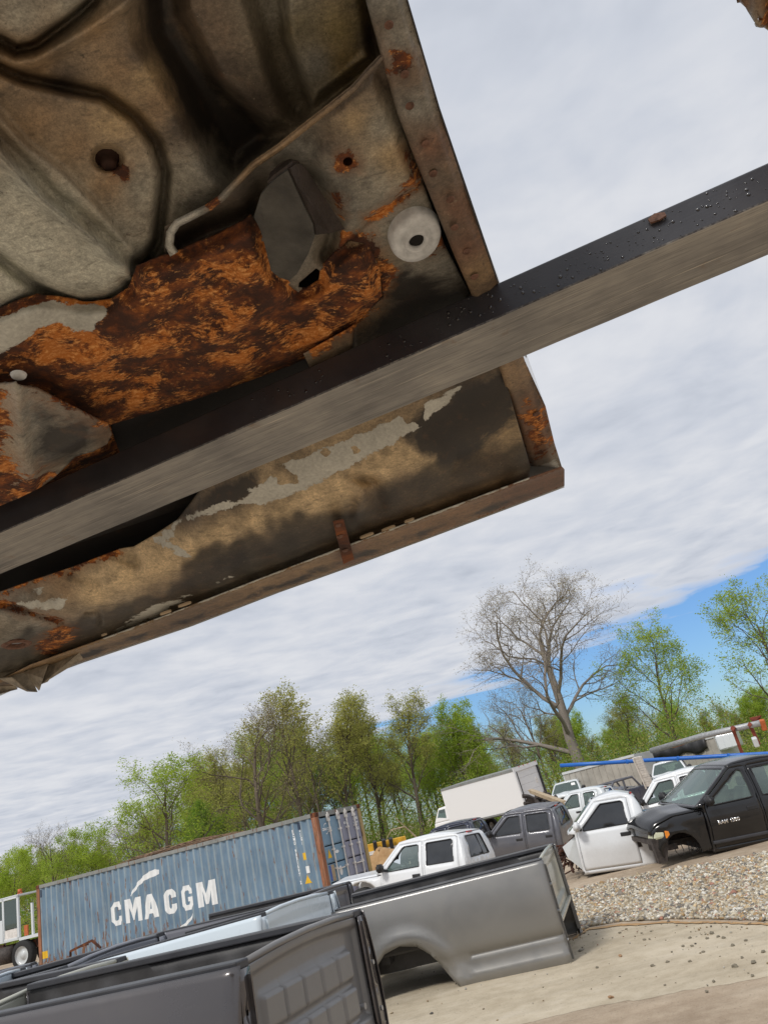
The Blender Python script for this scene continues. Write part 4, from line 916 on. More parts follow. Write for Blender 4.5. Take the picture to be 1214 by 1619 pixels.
# ------------------------------------------------------------------ underside of the lifted cab
def ubody(name, rough_=.52, prim=(0.60, 0.61, 0.56), black=(0.020, 0.018, 0.017), wet=0.0):
    m, t, b = mat_new(name); co = objco(t)
    A_ = lambda n: N(t, 'ShaderNodeAttribute', attribute_name=n)
    col = A_('Col').outputs['Color']; fr = A_('rust').outputs['Fac']; fp = A_('prim').outputs['Fac']; fk = A_('dark').outputs['Fac']
    big = noise(t, co, 9, 7, .68, .5); mid = noise(t, co, 34, 7, .7, .4); fine = noise(t, co, 150, 5, .75); fl = noise(t, mapping(t, co, (1, 1, 1), loc=(3, 7, 1)), 26, 9, .74, .25); spk = noise(t, co, 330, 2, .5)
    c = mixc(t, 1.0, col, ramp(t, mathn(t, 'ADD', mathn(t, 'MULTIPLY', big, .5), mathn(t, 'MULTIPLY', mid, .5)), [(.3, .45), (.5, .95), (.7, 1.5)]), 'MULTIPLY')
    c = mixc(t, 1.0, c, ramp(t, fine, [(.3, .66), (.5, 1.0), (.72, 1.38)]), 'MULTIPLY')
    c = mixc(t, 1.0, c, ramp(t, noise(t, co, 480, 3, .6), [(.3, .75), (.5, 1.0), (.72, 1.25)]), 'MULTIPLY')
    c = mixc(t, ramp(t, noise(t, mapping(t, co, (1, 1, 1), loc=(9, 2, 4)), 60, 6, .75), [(.62, 0), (.70, .45)]), c, (.40, .34, .24))
    c = mixc(t, ramp(t, noise(t, mapping(t, co, (1, 3.2, 1), (0, 0, 1.1)), 22, 7, .7, .5), [(.55, 0), (.68, .55)]), c, (.05, .042, .034))
    c = mixc(t, ramp(t, spk, [(.70, 0), (.76, .55)]), c, (.42, .36, .25))
    c = mixc(t, ramp(t, noise(t, co, 85, 4, .7), [(.66, 0), (.71, .7)]), c, (.03, .024, .018))
    def mask(f, n_, amp, w): return ramp(t, mathn(t, 'ADD', f, mathn(t, 'MULTIPLY', mathn(t, 'SUBTRACT', n_, .5), amp)), [(.5-w, 0), (.5+w, 1)])
    mk = mask(fk, big, 1.1, .10); c = mixc(t, mathn(t, 'MULTIPLY', mk, .93), c, black)
    stain = mask(fr, mid, 1.3, .42); c = mixc(t, mathn(t, 'MULTIPLY', stain, .75), c, mixc(t, mid, (.10, .045, .02), (.34, .15, .05)))
    mr = mask(fr, fl, 1.8, .04)
    rb_ = ramp(t, mathn(t, 'ADD', mathn(t, 'MULTIPLY', mid, .5), mathn(t, 'MULTIPLY', fl, .5)), [(.36, (.028, .012, .009)), (.48, (.065, .022, .011)), (.55, (.17, .050, .014)), (.66, (.42, .14, .026))])
    fk_ = noise(t, mapping(t, co, (.7, 1.2, 1), (0, 0, .4)), 150, 8, .78, .15); cl_ = noise(t, co, 13, 7, .68, .2)
    ff_ = mathn(t, 'ADD', mathn(t, 'MULTIPLY', fk_, .42), mathn(t, 'MULTIPLY', cl_, .85))
    rc = mixc(t, ramp(t, ff_, [(.635, 0), (.70, 1)]), rb_, mixc(t, ramp(t, fk_, [(.5, 0), (.68, 1)]), (.52, .17, .028), (.92, .50, .18)))
    c = mixc(t, mr, c, rc)
    mp = mask(fp, fl, .9, .015)
    pc = mixc(t, 1.0, (*prim,), ramp(t, mathn(t, 'ADD', mathn(t, 'MULTIPLY', big, .5), mathn(t, 'MULTIPLY', fine, .5)), [(.35, .62), (.62, 1.15)]), 'MULTIPLY')
    c = mixc(t, mp, c, pc)
    t.links.new(c, b.inputs['Base Color'])
    t.links.new(ramp(t, mr, [(0, rough_), (1, .95)]), b.inputs['Roughness']); b.inputs['Specular IOR Level'].default_value = .6
    h = mathn(t, 'ADD', mathn(t, 'MULTIPLY', fine, .25), mathn(t, 'MULTIPLY', mr, .0)); h = mathn(t, 'ADD', h, mathn(t, 'MULTIPLY', mathn(t, 'MULTIPLY', mr, fl), 2.2)); h = mathn(t, 'ADD', h, mathn(t, 'MULTIPLY', mp, .5)); h = mathn(t, 'ADD', h, mathn(t, 'MULTIPLY', mk, -.3)); h = mathn(t, 'ADD', h, mathn(t, 'MULTIPLY', mid, .4))
    bump(t, b, h, .5, .003); return m
M['ub'] = ubody('underbody_metal'); M['ubdark'] = flat('black_underseal', (0.028, 0.025, 0.023), .8, var=.5, scale=12, bmp=.4, bscale=120)
Z0 = CAMH+.72
def segd(P, L):
    P = np.asarray(P, float); best = np.full(len(P), 1e9)
    for a, b in zip(L[:-1], L[1:]):
        a = np.array(a, float); b = np.array(b, float); ab = b-a; t = np.clip(((P-a)@ab)/(ab@ab), 0, 1); best = np.minimum(best, np.linalg.norm(P-(a+t[:, None]*ab), axis=1))
    return best
def sdp(P, poly):
    d = segd(P, list(poly)+[poly[0]]); return np.where(inpoly(P, poly), d, -d)
def sm(v, w): t = np.clip(v/w*.5+.5, 0, 1); return t*t*(3-2*t)
def PP(x, y): return np.stack([x, y], 1)
def lift(zf):
    def fn(x, y):
        z = Z0+zf(PP(x, y)); v = F_[None]+((x-607)/FPX)[:, None]*R_[None]-((y-809.5)/FPX)[:, None]*U_[None]; k = (z-CAMH)/v[:, 2]
        return (v[:, 0]*k, v[:, 1]*k, z)
    return fn
def field(P, polys, w=40.): 
    f = np.full(len(P), -1.0)
    for q in polys: f = np.maximum(f, np.clip(sdp(P, q)/w, -1, 1))
    return f*.5+.5
def idw(P, samples, pw=2.6):
    S_ = np.array([s[:2] for s in samples], float); C_ = np.array([s[2] for s in samples], float)
    w = 1/((((P[:, None]-S_[None])**2).sum(-1)+150)**(pw/2)); return (w[..., None]*C_[None]).sum(1)/w.sum(1)[:, None]
GP = (.52, .53, .46); GD = (.33, .315, .26); BR = (.16, .12, .085); BD = (.08, .062, .048); TN = (.80, .62, .37); TD = (.30, .205, .115); SL = (.25, .245, .215); RB = (.17, .085, .05); OCH = (.42, .31, .17)
NO = lambda P: np.zeros(len(P))
def part_px(name, outline, zf, samples, parent, rust=(), prim=(), chips=(), cw=6., dark=(), rw=40., pw_=25., dw=40., holes=(), colmod=None, step=5, thick=.002, mat='ub', extra=(), off=1):
    def at_(x, y):
        P = PP(x, y); return {'Col': idw(P, samples)*(colmod(P)[:, None] if colmod else 1), 'rust': field(P, rust, rw) if rust else NO(P), 'prim': (field(P, prim, pw_)-1.1*np.clip(field(P, chips, cw), 0, 1) if chips else field(P, prim, pw_)) if prim else NO(P), 'dark': field(P, dark, dw) if dark else NO(P)}
    return sheet(name, outline, lift(zf), M[mat], parent, holes=holes, step=step, thick=thick, attrs=at_, off=off, extra=extra)
ub = empty('truck_cab_underside', 'rusted underside of a pickup cab raised overhead on a black forklift fork', 'truck cab', loc=(0, 0, 0))
lip = [(608, 88), (585, 112), (560, 140), (520, 172), (480, 203), (440, 235), (400, 262), (375, 288), (352, 312), (330, 328), (300, 343), (280, 353), (270, 368), (268, 388), (276, 402)]
S1 = [(-250, 60), (-60, 95), (0, 108), (38, 125), (114, 142), (163, 152), (212, 186), (246, 227), (260, 273), (256, 322), (250, 379), (232, 413)]
G2 = [(-200, 20), (0, 62), (27, 78), (57, 72), (114, 30), (148, 0), (190, -60), (240, -200)]
R2 = [(-200, 50), (0, 90), (23, 100), (57, 95), (133, 52), (205, 2), (260, -60), (330, -200)]
L1 = [(-150, 90), (0, 246), (68, 318), (155, 387), (225, 452)]
L2 = [(-60, 110), (42, 227), (95, 265), (152, 322), (212, 398)]
L3 = [(-150, 300), (0, 409), (57, 451), (100, 480)]
fp_bot = [(-250, 600), (0, 503), (60, 472), (130, 482), (170, 480), (206, 462), (217, 422), (250, 412), (276, 404)]
R1 = [(200, -250), (232, 60), (300, 170), (350, 262), (372, 282), (400, 258), (480, 199), (560, 136), (604, 90), (590, -250)]
PA = [(265, -250), (290, 20), (345, 130), (425, 205), (462, 196), (430, 120), (395, 0), (380, -250)]
PB = [(432, -250), (452, 60), (494, 165), (588, 92), (575, 0), (560, -250)]
BELOW_S1 = S1+[(200, 520), (-250, 650)]
TLP = G2+[(-250, -250)]
BL2 = L2+[(225, 520), (-250, 520), (-250, 60)]
def zfloor(P):
    z = .045+.085*sm(sdp(P, R1), 34)-.055*sm(sdp(P, PA), 16)-.055*sm(sdp(P, PB), 12)
    z += .045*np.exp(-(segd(P, S1)/8)**2)-.020*sm(sdp(P, BELOW_S1), 8)
    z += .050*np.exp(-(segd(P, G2)/9)**2)-.018*sm(sdp(P, TLP), 14)-.018*np.exp(-(segd(P, R2)/11)**2)
    z += -.024*np.exp(-(segd(P, L1)/7)**2)+.014*np.exp(-(segd(P, [(x+16, y-14) for x, y in L1])/8)**2)-.022*sm(sdp(P, BL2), 7)+.034*np.exp(-(segd(P, L3)/10)**2)
    z += .045*np.exp(-(segd(P, fp_bot)/13)**1.5)
    z += .020*sm(24-np.hypot(P[:, 0]-170, (P[:, 1]-250)*1.2), 6)
    z += .012*np.exp(-((P[:, 0]-330)**2+(P[:, 1]-290)**2)/1200)*-1
    return z
fo_ = [(-250, -250), (620, -250), (625, 60)]+[(x+4, y+6) for x, y in lip]+[(282, 420), (255, 428), (235, 440), (220, 478), (175, 500), (130, 500), (60, 492), (0, 522), (-250, 640)]
part_px('floor_pan', fo_, zfloor,
  [(30, 20, GD), (120, 10, GD), (10, 95, TD), (60, 100, TD), (150, 45, TD), (100, 130, BD), (190, 110, TD), (230, 120, OCH), (250, 165, TD), (215, 90, BD), (60, 190, TD), (180, 190, OCH), (120, 230, TD), (170, 290, TD), (225, 300, GD), (40, 300, GP), (100, 330, GP), (150, 400, GP), (60, 400, GP), (190, 440, GP), (20, 450, GP), (0, 380, GP), (300, 280, GD), (330, 270, SL), (320, 320, SL), (285, 200, BD), (330, 50, BR), (350, 110, BD), (400, 160, BD), (300, 20, BR), (470, 40, (.17, .15, .09)), (540, 50, (.30, .24, .11)), (545, 95, (.28, .21, .09)), (500, 100, SL), (440, 10, GD), (590, 60, BD), (350, -100, BR), (100, -150, GD)],
  ub, rust=[[(175, 255), (205, 262), (202, 285), (178, 278)]], rw=14, dark=[[(205, -250), (235, 50), (300, 175), (360, 270), (440, 225), (400, 190), (320, 120), (270, 30), (250, -250)]], dw=60, step=4)
# lip along the cross member
def ribbon(L, w0, w1):
    P_ = np.array(L, float); a = []; b = []
    for i in range(len(P_)):
        d_ = P_[min(i+1, len(P_)-1)]-P_[max(i-1, 0)]; d_ /= np.linalg.norm(d_); nn = np.array([-d_[1], d_[0]]); w = w0+(w1-w0)*i/(len(P_)-1); a.append(tuple(P_[i]+nn*w/2)); b.append(tuple(P_[i]-nn*w/2))
    return a+b[::-1]
part_px('cross_member_lip', ribbon(lip, 9, 15), lambda P: -.012+.010*np.clip(segd(P, lip)/7, 0, 1)**2, [(600, 95, BR), (480, 203, TD), (400, 262, TD), (330, 328, SL), (285, 352, (.46, .46, .42)), (268, 390, (.42, .42, .38))], ub, rust=[[(325, 322), (342, 312), (348, 322), (335, 335)]], rw=14, step=3, thick=.006)
sill = [(612, 82), (632, 190), (660, 262), (702, 385), (748, 475), (792, 592), (600, 690), (540, 690), (480, 560), (560, 515), (606, 470), (600, 425), (575, 385), (550, 380), (506, 428), (472, 462), (440, 440), (400, 400), (340, 385), (280, 412), (262, 400), (262, 360)]+[(x+2, y-4) for x, y in lip[::-1][3:]]
crease = [(668, 288), (640, 308), (604, 333), (575, 352), (552, 384), (500, 470)]
hollow = [(500, 195), (590, 120), (628, 210), (655, 288), (590, 335), (520, 345), (500, 290)]
def zsill(P):
    z = .012-.018*sm(sdp(P, hollow), 14)+.008*np.exp(-(segd(P, crease)/6)**2)
    z += .030*np.exp(-(segd(P, [(455, 262), (500, 285), (528, 345), (515, 400)])/14)**2)+.05*sm(22-segd(P, [(420, 300), (400, 340), (330, 365), (290, 385)]), 22)
    z += .015*np.exp(-((P[:, 0]-505)**2+(P[:, 1]-215)**2)/500)+.006*np.exp(-(segd(P, [(620, 130), (665, 262), (708, 385), (750, 475)])/7)**2)
    z += .03*sm((P[:, 1]-(430+.1*(700-P[:, 0]))), 80)*(P[:, 0] > 560)
    return z
hl = [(550+8*math.cos(a), 256+8*math.sin(a)) for a in np.linspace(0, 2*math.pi, 11)[:-1]]
hl2 = [(661+11*math.cos(a), 375+9*math.sin(a)) for a in np.linspace(0, 2*math.pi, 13)[:-1]]
slot = [(473, 447), (500, 424), (508, 430), (502, 446), (484, 457), (472, 455)]
part_px('sill_plate', sill, zsill,
  [(560, 190, OCH), (600, 200, GD), (620, 250, OCH), (590, 290, GD), (530, 230, BR), (550, 330, SL), (515, 280, SL), (480, 235, SL), (630, 340, (.27, .27, .24)), (600, 380, GD), (700, 430, SL), (650, 440, SL), (660, 490, BD), (720, 480, BD), (590, 420, OCH), (570, 470, TD), (540, 510, BR), (450, 400, SL), (320, 370, BD), (400, 330, BD), (610, 120, BR), (540, 160, BR)],
  ub, rust=[ribbon([(668, 288), (640, 308), (604, 333), (580, 348)], 12, 9), [(530, 245), (565, 243), (568, 268), (535, 266)], [(545, 372), (590, 372), (622, 430), (600, 480), (560, 520), (500, 560), (480, 520), (520, 420)], ribbon([(640, 235), (655, 262), (662, 285)], 12, 16), ribbon([(532, 310), (540, 345)], 8, 8), [(690, 355), (705, 365), (700, 392), (680, 400)]], rw=20,
  dark=[[(640, 430), (735, 470), (780, 590), (600, 690), (560, 600), (600, 480)], [(530, 250), (560, 262), (562, 330), (530, 300)]], dw=70, holes=[hl, hl2, slot], step=4.5)
# plug ring, hole rims, bolt, spot welds
def disc_part(name, px, py, prof, mat, z, parent, n=28, asp=1.0):
    c = at(px, py, Z0+z); dpx = np.linalg.norm(c-CP)/FPX; V = []; Fq = []
    for k in range(n):
        a = 2*math.pi*k/n
        for r_, h in prof: V.append((c[0]+math.cos(a)*r_*dpx, c[1]+math.sin(a)*r_*dpx*asp, c[2]-h))
    m_ = len(prof)
    for k in range(n):
        for j in range(m_-1): Fq.append((k*m_+j, k*m_+j+1, ((k+1) % n)*m_+j+1, ((k+1) % n)*m_+j))
    return link(name, mkmesh(name, V, Fq, mat, True), parent)
M['plug'] = flat('grey_white_sealer', (0.62, 0.65, 0.67), .55, var=.22, scale=60, bmp=.2)
M['hole_shade'] = flat('hole_shade_black', (0.004, 0.004, 0.004), .9)
M['welds'] = flat('weld_rust', (0.16, 0.085, 0.06), .8, var=.5, scale=120, bmp=.4)
disc_part('drain_plug', 657, 377, [(11, .001), (11.5, .004), (13, .008), (18, .008), (20, .004), (23, .004), (25, .006), (36, .004), (39, -.001), (40, -.012)], M['plug'], -.0, ub, asp=1.25)
disc_part('plug_hole_shade', 659, 375, [(0, .003), (12, .003)], M['hole_shade'], .0, ub, asp=1.2)  # black disc painted in for the dark inside the plug hole
disc_part('hole_rim', 550, 256, [(8, -.02), (8, .001), (12, .003), (15, -.001)], M['rust'], .0, ub, asp=1.1)
disc_part('bolt', 172, 252, [(0, .012), (9, .012), (11, .009), (11, .002), (17, .002), (19, -.006)], M['rustdk'], .045, ub)
rim_px = [(648, 168), (673, 228), (685, 275), (712, 316), (719, 360), (738, 398), (750, 438), (848, 655), (640, 118), (615, 40)]
eL = [(520, -150), (578, 0), (604, 95), (628, 180), (660, 262), (690, 335), (716, 400), (748, 472), (792, 590), (838, 737), (880, 739)]
eR = [(890, 745), (876, 700), (862, 642), (830, 572), (787, 450), (764, 385), (741, 318), (692, 170), (642, 0), (592, -150)]
mid_ = [(548, -150), (605, 0), (640, 110), (700, 260), (745, 385), (775, 450), (820, 580), (855, 700)]
def zedge(P): return -.010+.010*np.exp(-(segd(P, eL[:-1])/5)**2)-.006*np.exp(-(segd(P, eL[:-1])/9)**2)+.006*sm(9-segd(P, eR), 6)+.003*np.sin(P[:, 1]/23.)
part_px('edge_flange', eL+eR, zedge,
  [(600, 0, SL), (620, 60, SL), (640, 120, BR), (660, 170, SL), (680, 230, RB), (700, 280, BR), (720, 330, RB), (740, 390, RB), (760, 430, TD), (600, 50, BR), (650, 210, BR), (620, 0, SL), (800, 600, TD), (830, 650, RB), (850, 700, RB), (860, 730, GD), (700, 350, BR), (815, 640, BR), (765, 460, BR)],
  ub, rust=[[(835, 640), (858, 650), (868, 700), (850, 720), (838, 690)], [(618, 85), (640, 90), (642, 110), (622, 108)]], rw=42, dark=[ribbon([(840, 600), (850, 640), (868, 690)], 6, 8)], dw=14, prim=[[(846, 738), (876, 727), (884, 740), (860, 748)]], pw_=14, step=4.5, thick=.004)
wm = None
for k, (px, py) in enumerate(rim_px):
    disc_part('spot_weld', px, py, [(0, .0005), (3, .000), (4.5, .0016), (6.5, -.0005)], M['welds'], -.0145, ub, n=14)
# rust eaten member
crs = [(-150, 640), (0, 590), (120, 578), (240, 552), (330, 538), (400, 500), (440, 470)]
rus = [(-200, 575), (0, 490), (30, 478), (60, 468), (130, 477), (172, 476), (203, 458), (209, 440), (216, 420), (240, 411), (268, 405), (300, 392), (345, 372), (385, 350), (397, 340), (412, 362), (424, 400), (440, 432), (472, 458), (484, 458), (504, 446), (508, 424), (530, 402), (552, 384), (580, 382), (600, 425), (604, 468), (570, 505), (530, 545), (460, 578), (390, 604), (314, 630), (240, 652), (174, 672), (190, 720), (100, 760), (0, 815), (-200, 900)]
def zrust(P): return -.012-.010*np.exp(-(segd(P, crs)/16)**2)+.030*sm(sdp(P, crs+[(620, 470), (560, 620), (-150, 900)]), 60)+.006*np.sin(P[:, 0]/31.+P[:, 1]/47.)+.004*np.sin(P[:, 0]/13.)*np.sin(P[:, 1]/11.)+.022*np.clip((sm(12-segd(P, rus), 10)), 0, 1)
gpatch = [(-200, 600), (0, 505), (30, 492), (80, 476), (130, 480), (168, 484), (178, 492), (160, 508), (148, 524), (120, 520), (95, 510), (60, 520), (40, 536), (10, 556), (-200, 660)]
part_px('rusted_cross_member', rus, zrust, [(100, 500, (.36, .37, .35)), (10, 540, (.36, .37, .35)), (300, 500, RB), (450, 500, BD), (590, 420, OCH), (100, 620, RB)], ub, rust=[[(-300, 400), (360, 320), (425, 330), (440, 420), (600, 370), (612, 440), (598, 500), (400, 680), (-300, 1000)]], rw=28, prim=[gpatch], pw_=20, step=4, thick=.004)
disc_part('rivet', 30, 594, [(0, .003), (7, .003), (10, .001), (11, -.002)], M['plug'], -.03, ub, n=14)
M['bkt'] = flat('bracket_steel', (.075, .073, .065), .5, .2, var=.45, scale=26, bmp=.25, bscale=140); M['bkt2'] = flat('bracket_flange_steel', (.042, .033, .029), .5, .2, var=.5, scale=30, bmp=.25, bscale=140)
def plate(name, pts, mat, th=.003):
    b_ = MB(); b_.add([tuple(at(x, y, Z0+z)) for x, y, z in pts], [tuple(range(len(pts)))]); o = b_.build(name, mat, ub); md = o.modifiers.new('s', 'SOLIDIFY'); md.thickness = th; return o
plate('cab_mount_bracket', [(402, 340, -.018), (413, 305, -.026), (425, 290, -.029), (437, 279, -.030), (455, 266, -.029), (466, 291, -.036), (482, 325, -.040), (495, 352, -.042), (498, 371, -.042), (488, 398, -.036), (470, 430, -.030), (458, 441, -.026), (442, 436, -.025), (429, 425, -.024), (420, 388, -.026), (412, 360, -.022)], M['bkt'])
plate('bracket_flange', [(455, 266, -.029), (464, 259, -.022), (474, 260, -.016), (483, 269, -.010), (497, 292, -.006), (512, 316, -.004), (532, 346, .0), (542, 362, .004), (520, 368, -.018), (498, 371, -.042), (495, 352, -.042), (482, 325, -.040), (466, 291, -.036)], M['bkt2'])
plate('bracket_top', [(425, 290, -.029), (430, 276, -.016), (443, 263, -.010), (460, 255, -.008), (474, 258, -.012), (464, 259, -.022), (455, 266, -.029), (437, 279, -.030)], M['bkt2'])
disc_part('spot_weld', 480, 285, [(0, .004), (5, .004), (8, .001), (9, -.002)], M['plug'], -.016, ub, n=12)
tab = [(-200, 655), (-40, 618), (20, 606), (62, 618), (110, 643), (150, 663), (172, 672), (178, 686), (170, 702), (148, 714), (120, 722), (104, 738), (88, 754), (66, 770), (30, 788), (0, 800), (-200, 890)]
fold = [(26, 600), (33, 660), (38, 720), (58, 775)]
def ztab(P): return -.038-.016*np.exp(-(segd(P, fold)/13)**2)+.022*sm(16-segd(P, [(178, 686), (148, 714), (104, 738), (66, 770)]), 14)+.008*np.exp(-((P[:, 0]-100)**2+(P[:, 1]-680)**2)/1500)+.006*np.exp(-((P[:, 0]-160)**2+(P[:, 1]-690)**2)/160)*-1
part_px('crumpled_bracket', tab, ztab, [(0, 650, (.50, .46, .38)), (10, 720, (.46, .40, .30)), (60, 660, SL), (90, 690, GD), (70, 720, SL), (130, 690, SL), (160, 690, BR), (50, 750, (.40, .38, .32)), (-100, 700, OCH)], ub,
  rust=[[(-200, 560), (-20, 600), (18, 650), (4, 700), (30, 750), (80, 752), (70, 790), (-200, 930)], ribbon([(60, 612), (110, 636), (172, 668)], 10, 10)], rw=46, dark=[[(60, 650), (150, 670), (130, 720), (60, 730)]], dw=80, step=4, thick=.005)
dm = [(-200, 850), (0, 780), (100, 715), (174, 655), (314, 612), (460, 560), (560, 500), (620, 470), (760, 440), (800, 600), (560, 700), (300, 800), (0, 900), (-200, 985)]
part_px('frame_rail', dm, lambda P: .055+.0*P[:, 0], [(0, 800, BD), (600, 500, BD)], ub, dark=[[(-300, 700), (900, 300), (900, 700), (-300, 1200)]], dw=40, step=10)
# rocker beyond the fork
rU = [(-150, 985), (0, 936), (60, 915), (114, 897), (150, 883), (190, 868), (212, 864), (245, 845), (280, 822), (320, 770), (400, 735), (560, 672), (790, 570)]
rL = [(-150, 1122), (0, 1077), (49, 1052), (163, 1011), (265, 973), (440, 905), (566, 857), (677, 816), (836, 757)]
def tpos(P):
    a = np.interp(P[:, 0], [p[0] for p in rU], [p[1] for p in rU]); b = np.interp(P[:, 0], [p[0] for p in rL], [p[1] for p in rL]); return np.clip((P[:, 1]-a)/(b-a), 0, 1)
def zrock(P):
    t = tpos(P); z = .012-.062*t-.030*np.sin(t*math.pi)**1.2
    z += .022*np.exp(-(((P[:, 0]-576)/20)**2+((P[:, 1]-757)/9)**2))-.010*np.exp(-(segd(P, [(560, 765), (572, 785), (566, 812)])/9)**2)+.012*np.exp(-(segd(P, [(590, 765), (600, 800)])/12)**2)
    z += .020*sm(sdp(P, [(640, 660), (800, 590), (840, 700), (800, 730), (715, 740), (660, 700)]), 30)
    z += .006*np.exp(-(segd(P, [(180, 875), (215, 890)])/9)**2)+.006*np.exp(-(segd(P, [(110, 905), (155, 922)])/9)**2)+.006*np.exp(-(segd(P, [(50, 925), (85, 945)])/9)**2)
    z += .010*np.exp(-(segd(P, [(0, 955), (35, 962), (70, 975), (100, 983)])/5)**2)+.012*np.exp(-(segd(P, [(135, 968), (156, 965), (160, 985)])/4)**2)
    z += .004*np.exp(-(segd(P, [(265, 965), (440, 895), (677, 806)])/5)**2)
    return z
tanp = [(-50, 1000, TD), (20, 950, SL), (60, 1000, (.36, .36, .33)), (30, 1030, (.34, .33, .28)), (80, 1010, (.30, .26, .2)), (100, 930, TD), (150, 940, TN), (200, 905, TN), (250, 890, TN), (300, 870, TN), (350, 850, TN), (400, 830, TN), (450, 810, TN), (500, 800, TN), (540, 780, TN), (600, 745, TN), (650, 730, TN), (690, 735, TN), (760, 700, OCH), (800, 680, OCH), (820, 665, OCH),
        (300, 925, BR), (340, 905, BR), (380, 888, BD), (420, 870, BR), (460, 855, BD), (500, 840, BR), (250, 950, TD), (620, 785, BD), (560, 822, BD), (590, 790, TD), (690, 755, BR), (740, 745, BR), (780, 730, TD), (350, 925, SL), (400, 905, SL), (460, 885, SL), (700, 700, BD), (250, 960, (.30, .28, .23)), (200, 980, (.30, .27, .22)), (480, 880, (.26, .25, .23)), (540, 840, BR), (600, 810, BR), (650, 790, TD), (720, 770, TD), (780, 750, TD), (650, 765, BR), (840, 740, (.30, .28, .24)), (700, 690, BD), (760, 650, BD), (740, 620, BD), (330, 800, BD), (300, 815, BD), (360, 780, BD), (145, 985, (.3, .27, .23)), (120, 1000, BR)]
hole1 = [(27+13*math.cos(a), 1020+6*math.sin(a)) for a in np.linspace(0, 2*math.pi, 11)[:-1]]
prm = [[(395, 775), (460, 730), (560, 690), (640, 655), (725, 612), (712, 636), (680, 655), (668, 672), (640, 690), (600, 712), (560, 735), (520, 755), (480, 775), (440, 790), (420, 800), (400, 795), (350, 806), (335, 800), (350, 795), (390, 790)], [(275, 825), (280, 850), (265, 855), (300, 875), (290, 880), (260, 865), (240, 855), (262, 838), (305, 812), (345, 800), (342, 806), (300, 822)], [(45, 935), (70, 928), (62, 938)], [(30, 955), (110, 945), (95, 965), (50, 962)], [(180, 1000), (240, 960), (300, 940), (260, 968), (200, 995)], [(345, 920), (375, 908), (360, 915)]]
drk = [[(640, 690), (725, 612), (800, 580), (838, 640), (760, 700), (712, 738), (660, 715)], [(280, 815), (400, 745), (395, 790), (345, 800)], [(425, 745), (445, 750), (440, 766), (470, 762), (470, 752), (440, 742)], [(655, 650), (668, 648), (664, 668), (652, 662)]]
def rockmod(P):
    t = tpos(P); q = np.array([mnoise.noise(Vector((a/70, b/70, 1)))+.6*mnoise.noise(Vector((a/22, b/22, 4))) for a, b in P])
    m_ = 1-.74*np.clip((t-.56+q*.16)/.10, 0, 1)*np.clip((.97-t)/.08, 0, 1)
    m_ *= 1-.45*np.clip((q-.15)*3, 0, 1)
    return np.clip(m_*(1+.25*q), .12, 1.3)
rk = rU+[(812, 650), (838, 737)]+rL[::-1]
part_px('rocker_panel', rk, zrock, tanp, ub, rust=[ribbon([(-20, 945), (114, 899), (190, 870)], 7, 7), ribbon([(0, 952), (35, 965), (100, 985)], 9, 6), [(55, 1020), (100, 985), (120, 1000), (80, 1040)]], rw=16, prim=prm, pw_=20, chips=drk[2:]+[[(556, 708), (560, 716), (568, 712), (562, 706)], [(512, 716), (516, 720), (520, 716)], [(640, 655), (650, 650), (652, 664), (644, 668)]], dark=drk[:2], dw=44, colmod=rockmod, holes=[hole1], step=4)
disc_part('hole_rim', 27, 1020, [(12, -.01), (12, .001), (17, .002), (20, -.002)], M['welds'], -.085, ub, n=20, asp=1.0)
part_px('rocker_shade_backing', [(-250, 930), (0, 850), (400, 700), (830, 540), (835, 600), (400, 800), (200, 900), (0, 970), (-250, 1060)], lambda P: .075+0*P[:, 0], [(0, 900, BD), (500, 750, BR)], ub, dark=[[(-300, 700), (900, 300), (900, 700), (-300, 1200)]], dw=40, step=12)  # dark coloured sheet standing in for shade in the recess above the rocker
# pinch weld strip and outer skin edge
sO = [(-150, 1148), (0, 1098), (40, 1080), (87, 1062), (133, 1045), (303, 988), (440, 935), (566, 890), (680, 848), (800, 803), (892, 768)]
def zst(P):
    a = np.interp(P[:, 0], [p[0] for p in rL], [p[1] for p in rL]); b = np.interp(P[:, 0], [p[0] for p in sO], [p[1] for p in sO]); a = np.where(P[:, 0] > 836, 757-(P[:, 0]-836)*.35, a); t = np.clip((P[:, 1]-a)/(b-a), 0, 1)
    return -.060-.012*np.exp(-(t/.10)**2)+.012*t+.0015*np.sin(P[:, 0]/17.)
part_px('pinch_weld', rL+[(888, 739), (892, 742)]+sO[::-1], zst, [(0, 1085, TD), (200, 1010, TD), (400, 930, TD), (500, 895, TD), (600, 860, (.27, .17, .09)), (700, 825, (.25, .15, .08)), (850, 765, RB), (300, 975, (.22, .15, .09)), (560, 880, (.22, .13, .08))], ub, dark=[ribbon([(-50, 1105), (133, 1036), (303, 979), (440, 926), (566, 880), (680, 838), (850, 776)], 6, 6)], dw=16, prim=[ribbon([(rL[i][0], rL[i][1]) for i in range(3, 9)], 1.2, 1.2)], pw_=6, step=3.5, thick=.003)
M['skin'] = paint('white_cab_skin', (.62, .62, .58), amt=.5)
def wallfn(L, z0, z1):
    A = [at(px, py, Z0+z0) for px, py in L]; return A
mb = MB(); A = [at(px, py+2.5, Z0-.048) for px, py in sO]; B_ = [at(px, py, Z0-.004) for px, py in [(892, 768), (889, 745), (876, 700), (862, 642), (830, 572), (787, 450), (741, 318), (692, 170), (642, 0), (592, -150)]]
for L_ in (A, B_):
    for p, q in zip(L_[:-1], L_[1:]):
        zs = (0, .35, 1.1); offs = (0, .0, -.10)
        for k in range(2): mb.add([(p[0], p[1], p[2]+zs[k]), (q[0], q[1], q[2]+zs[k]), (q[0], q[1], q[2]+zs[k+1]), (p[0], p[1], p[2]+zs[k+1])], [(0, 1, 2, 3)])
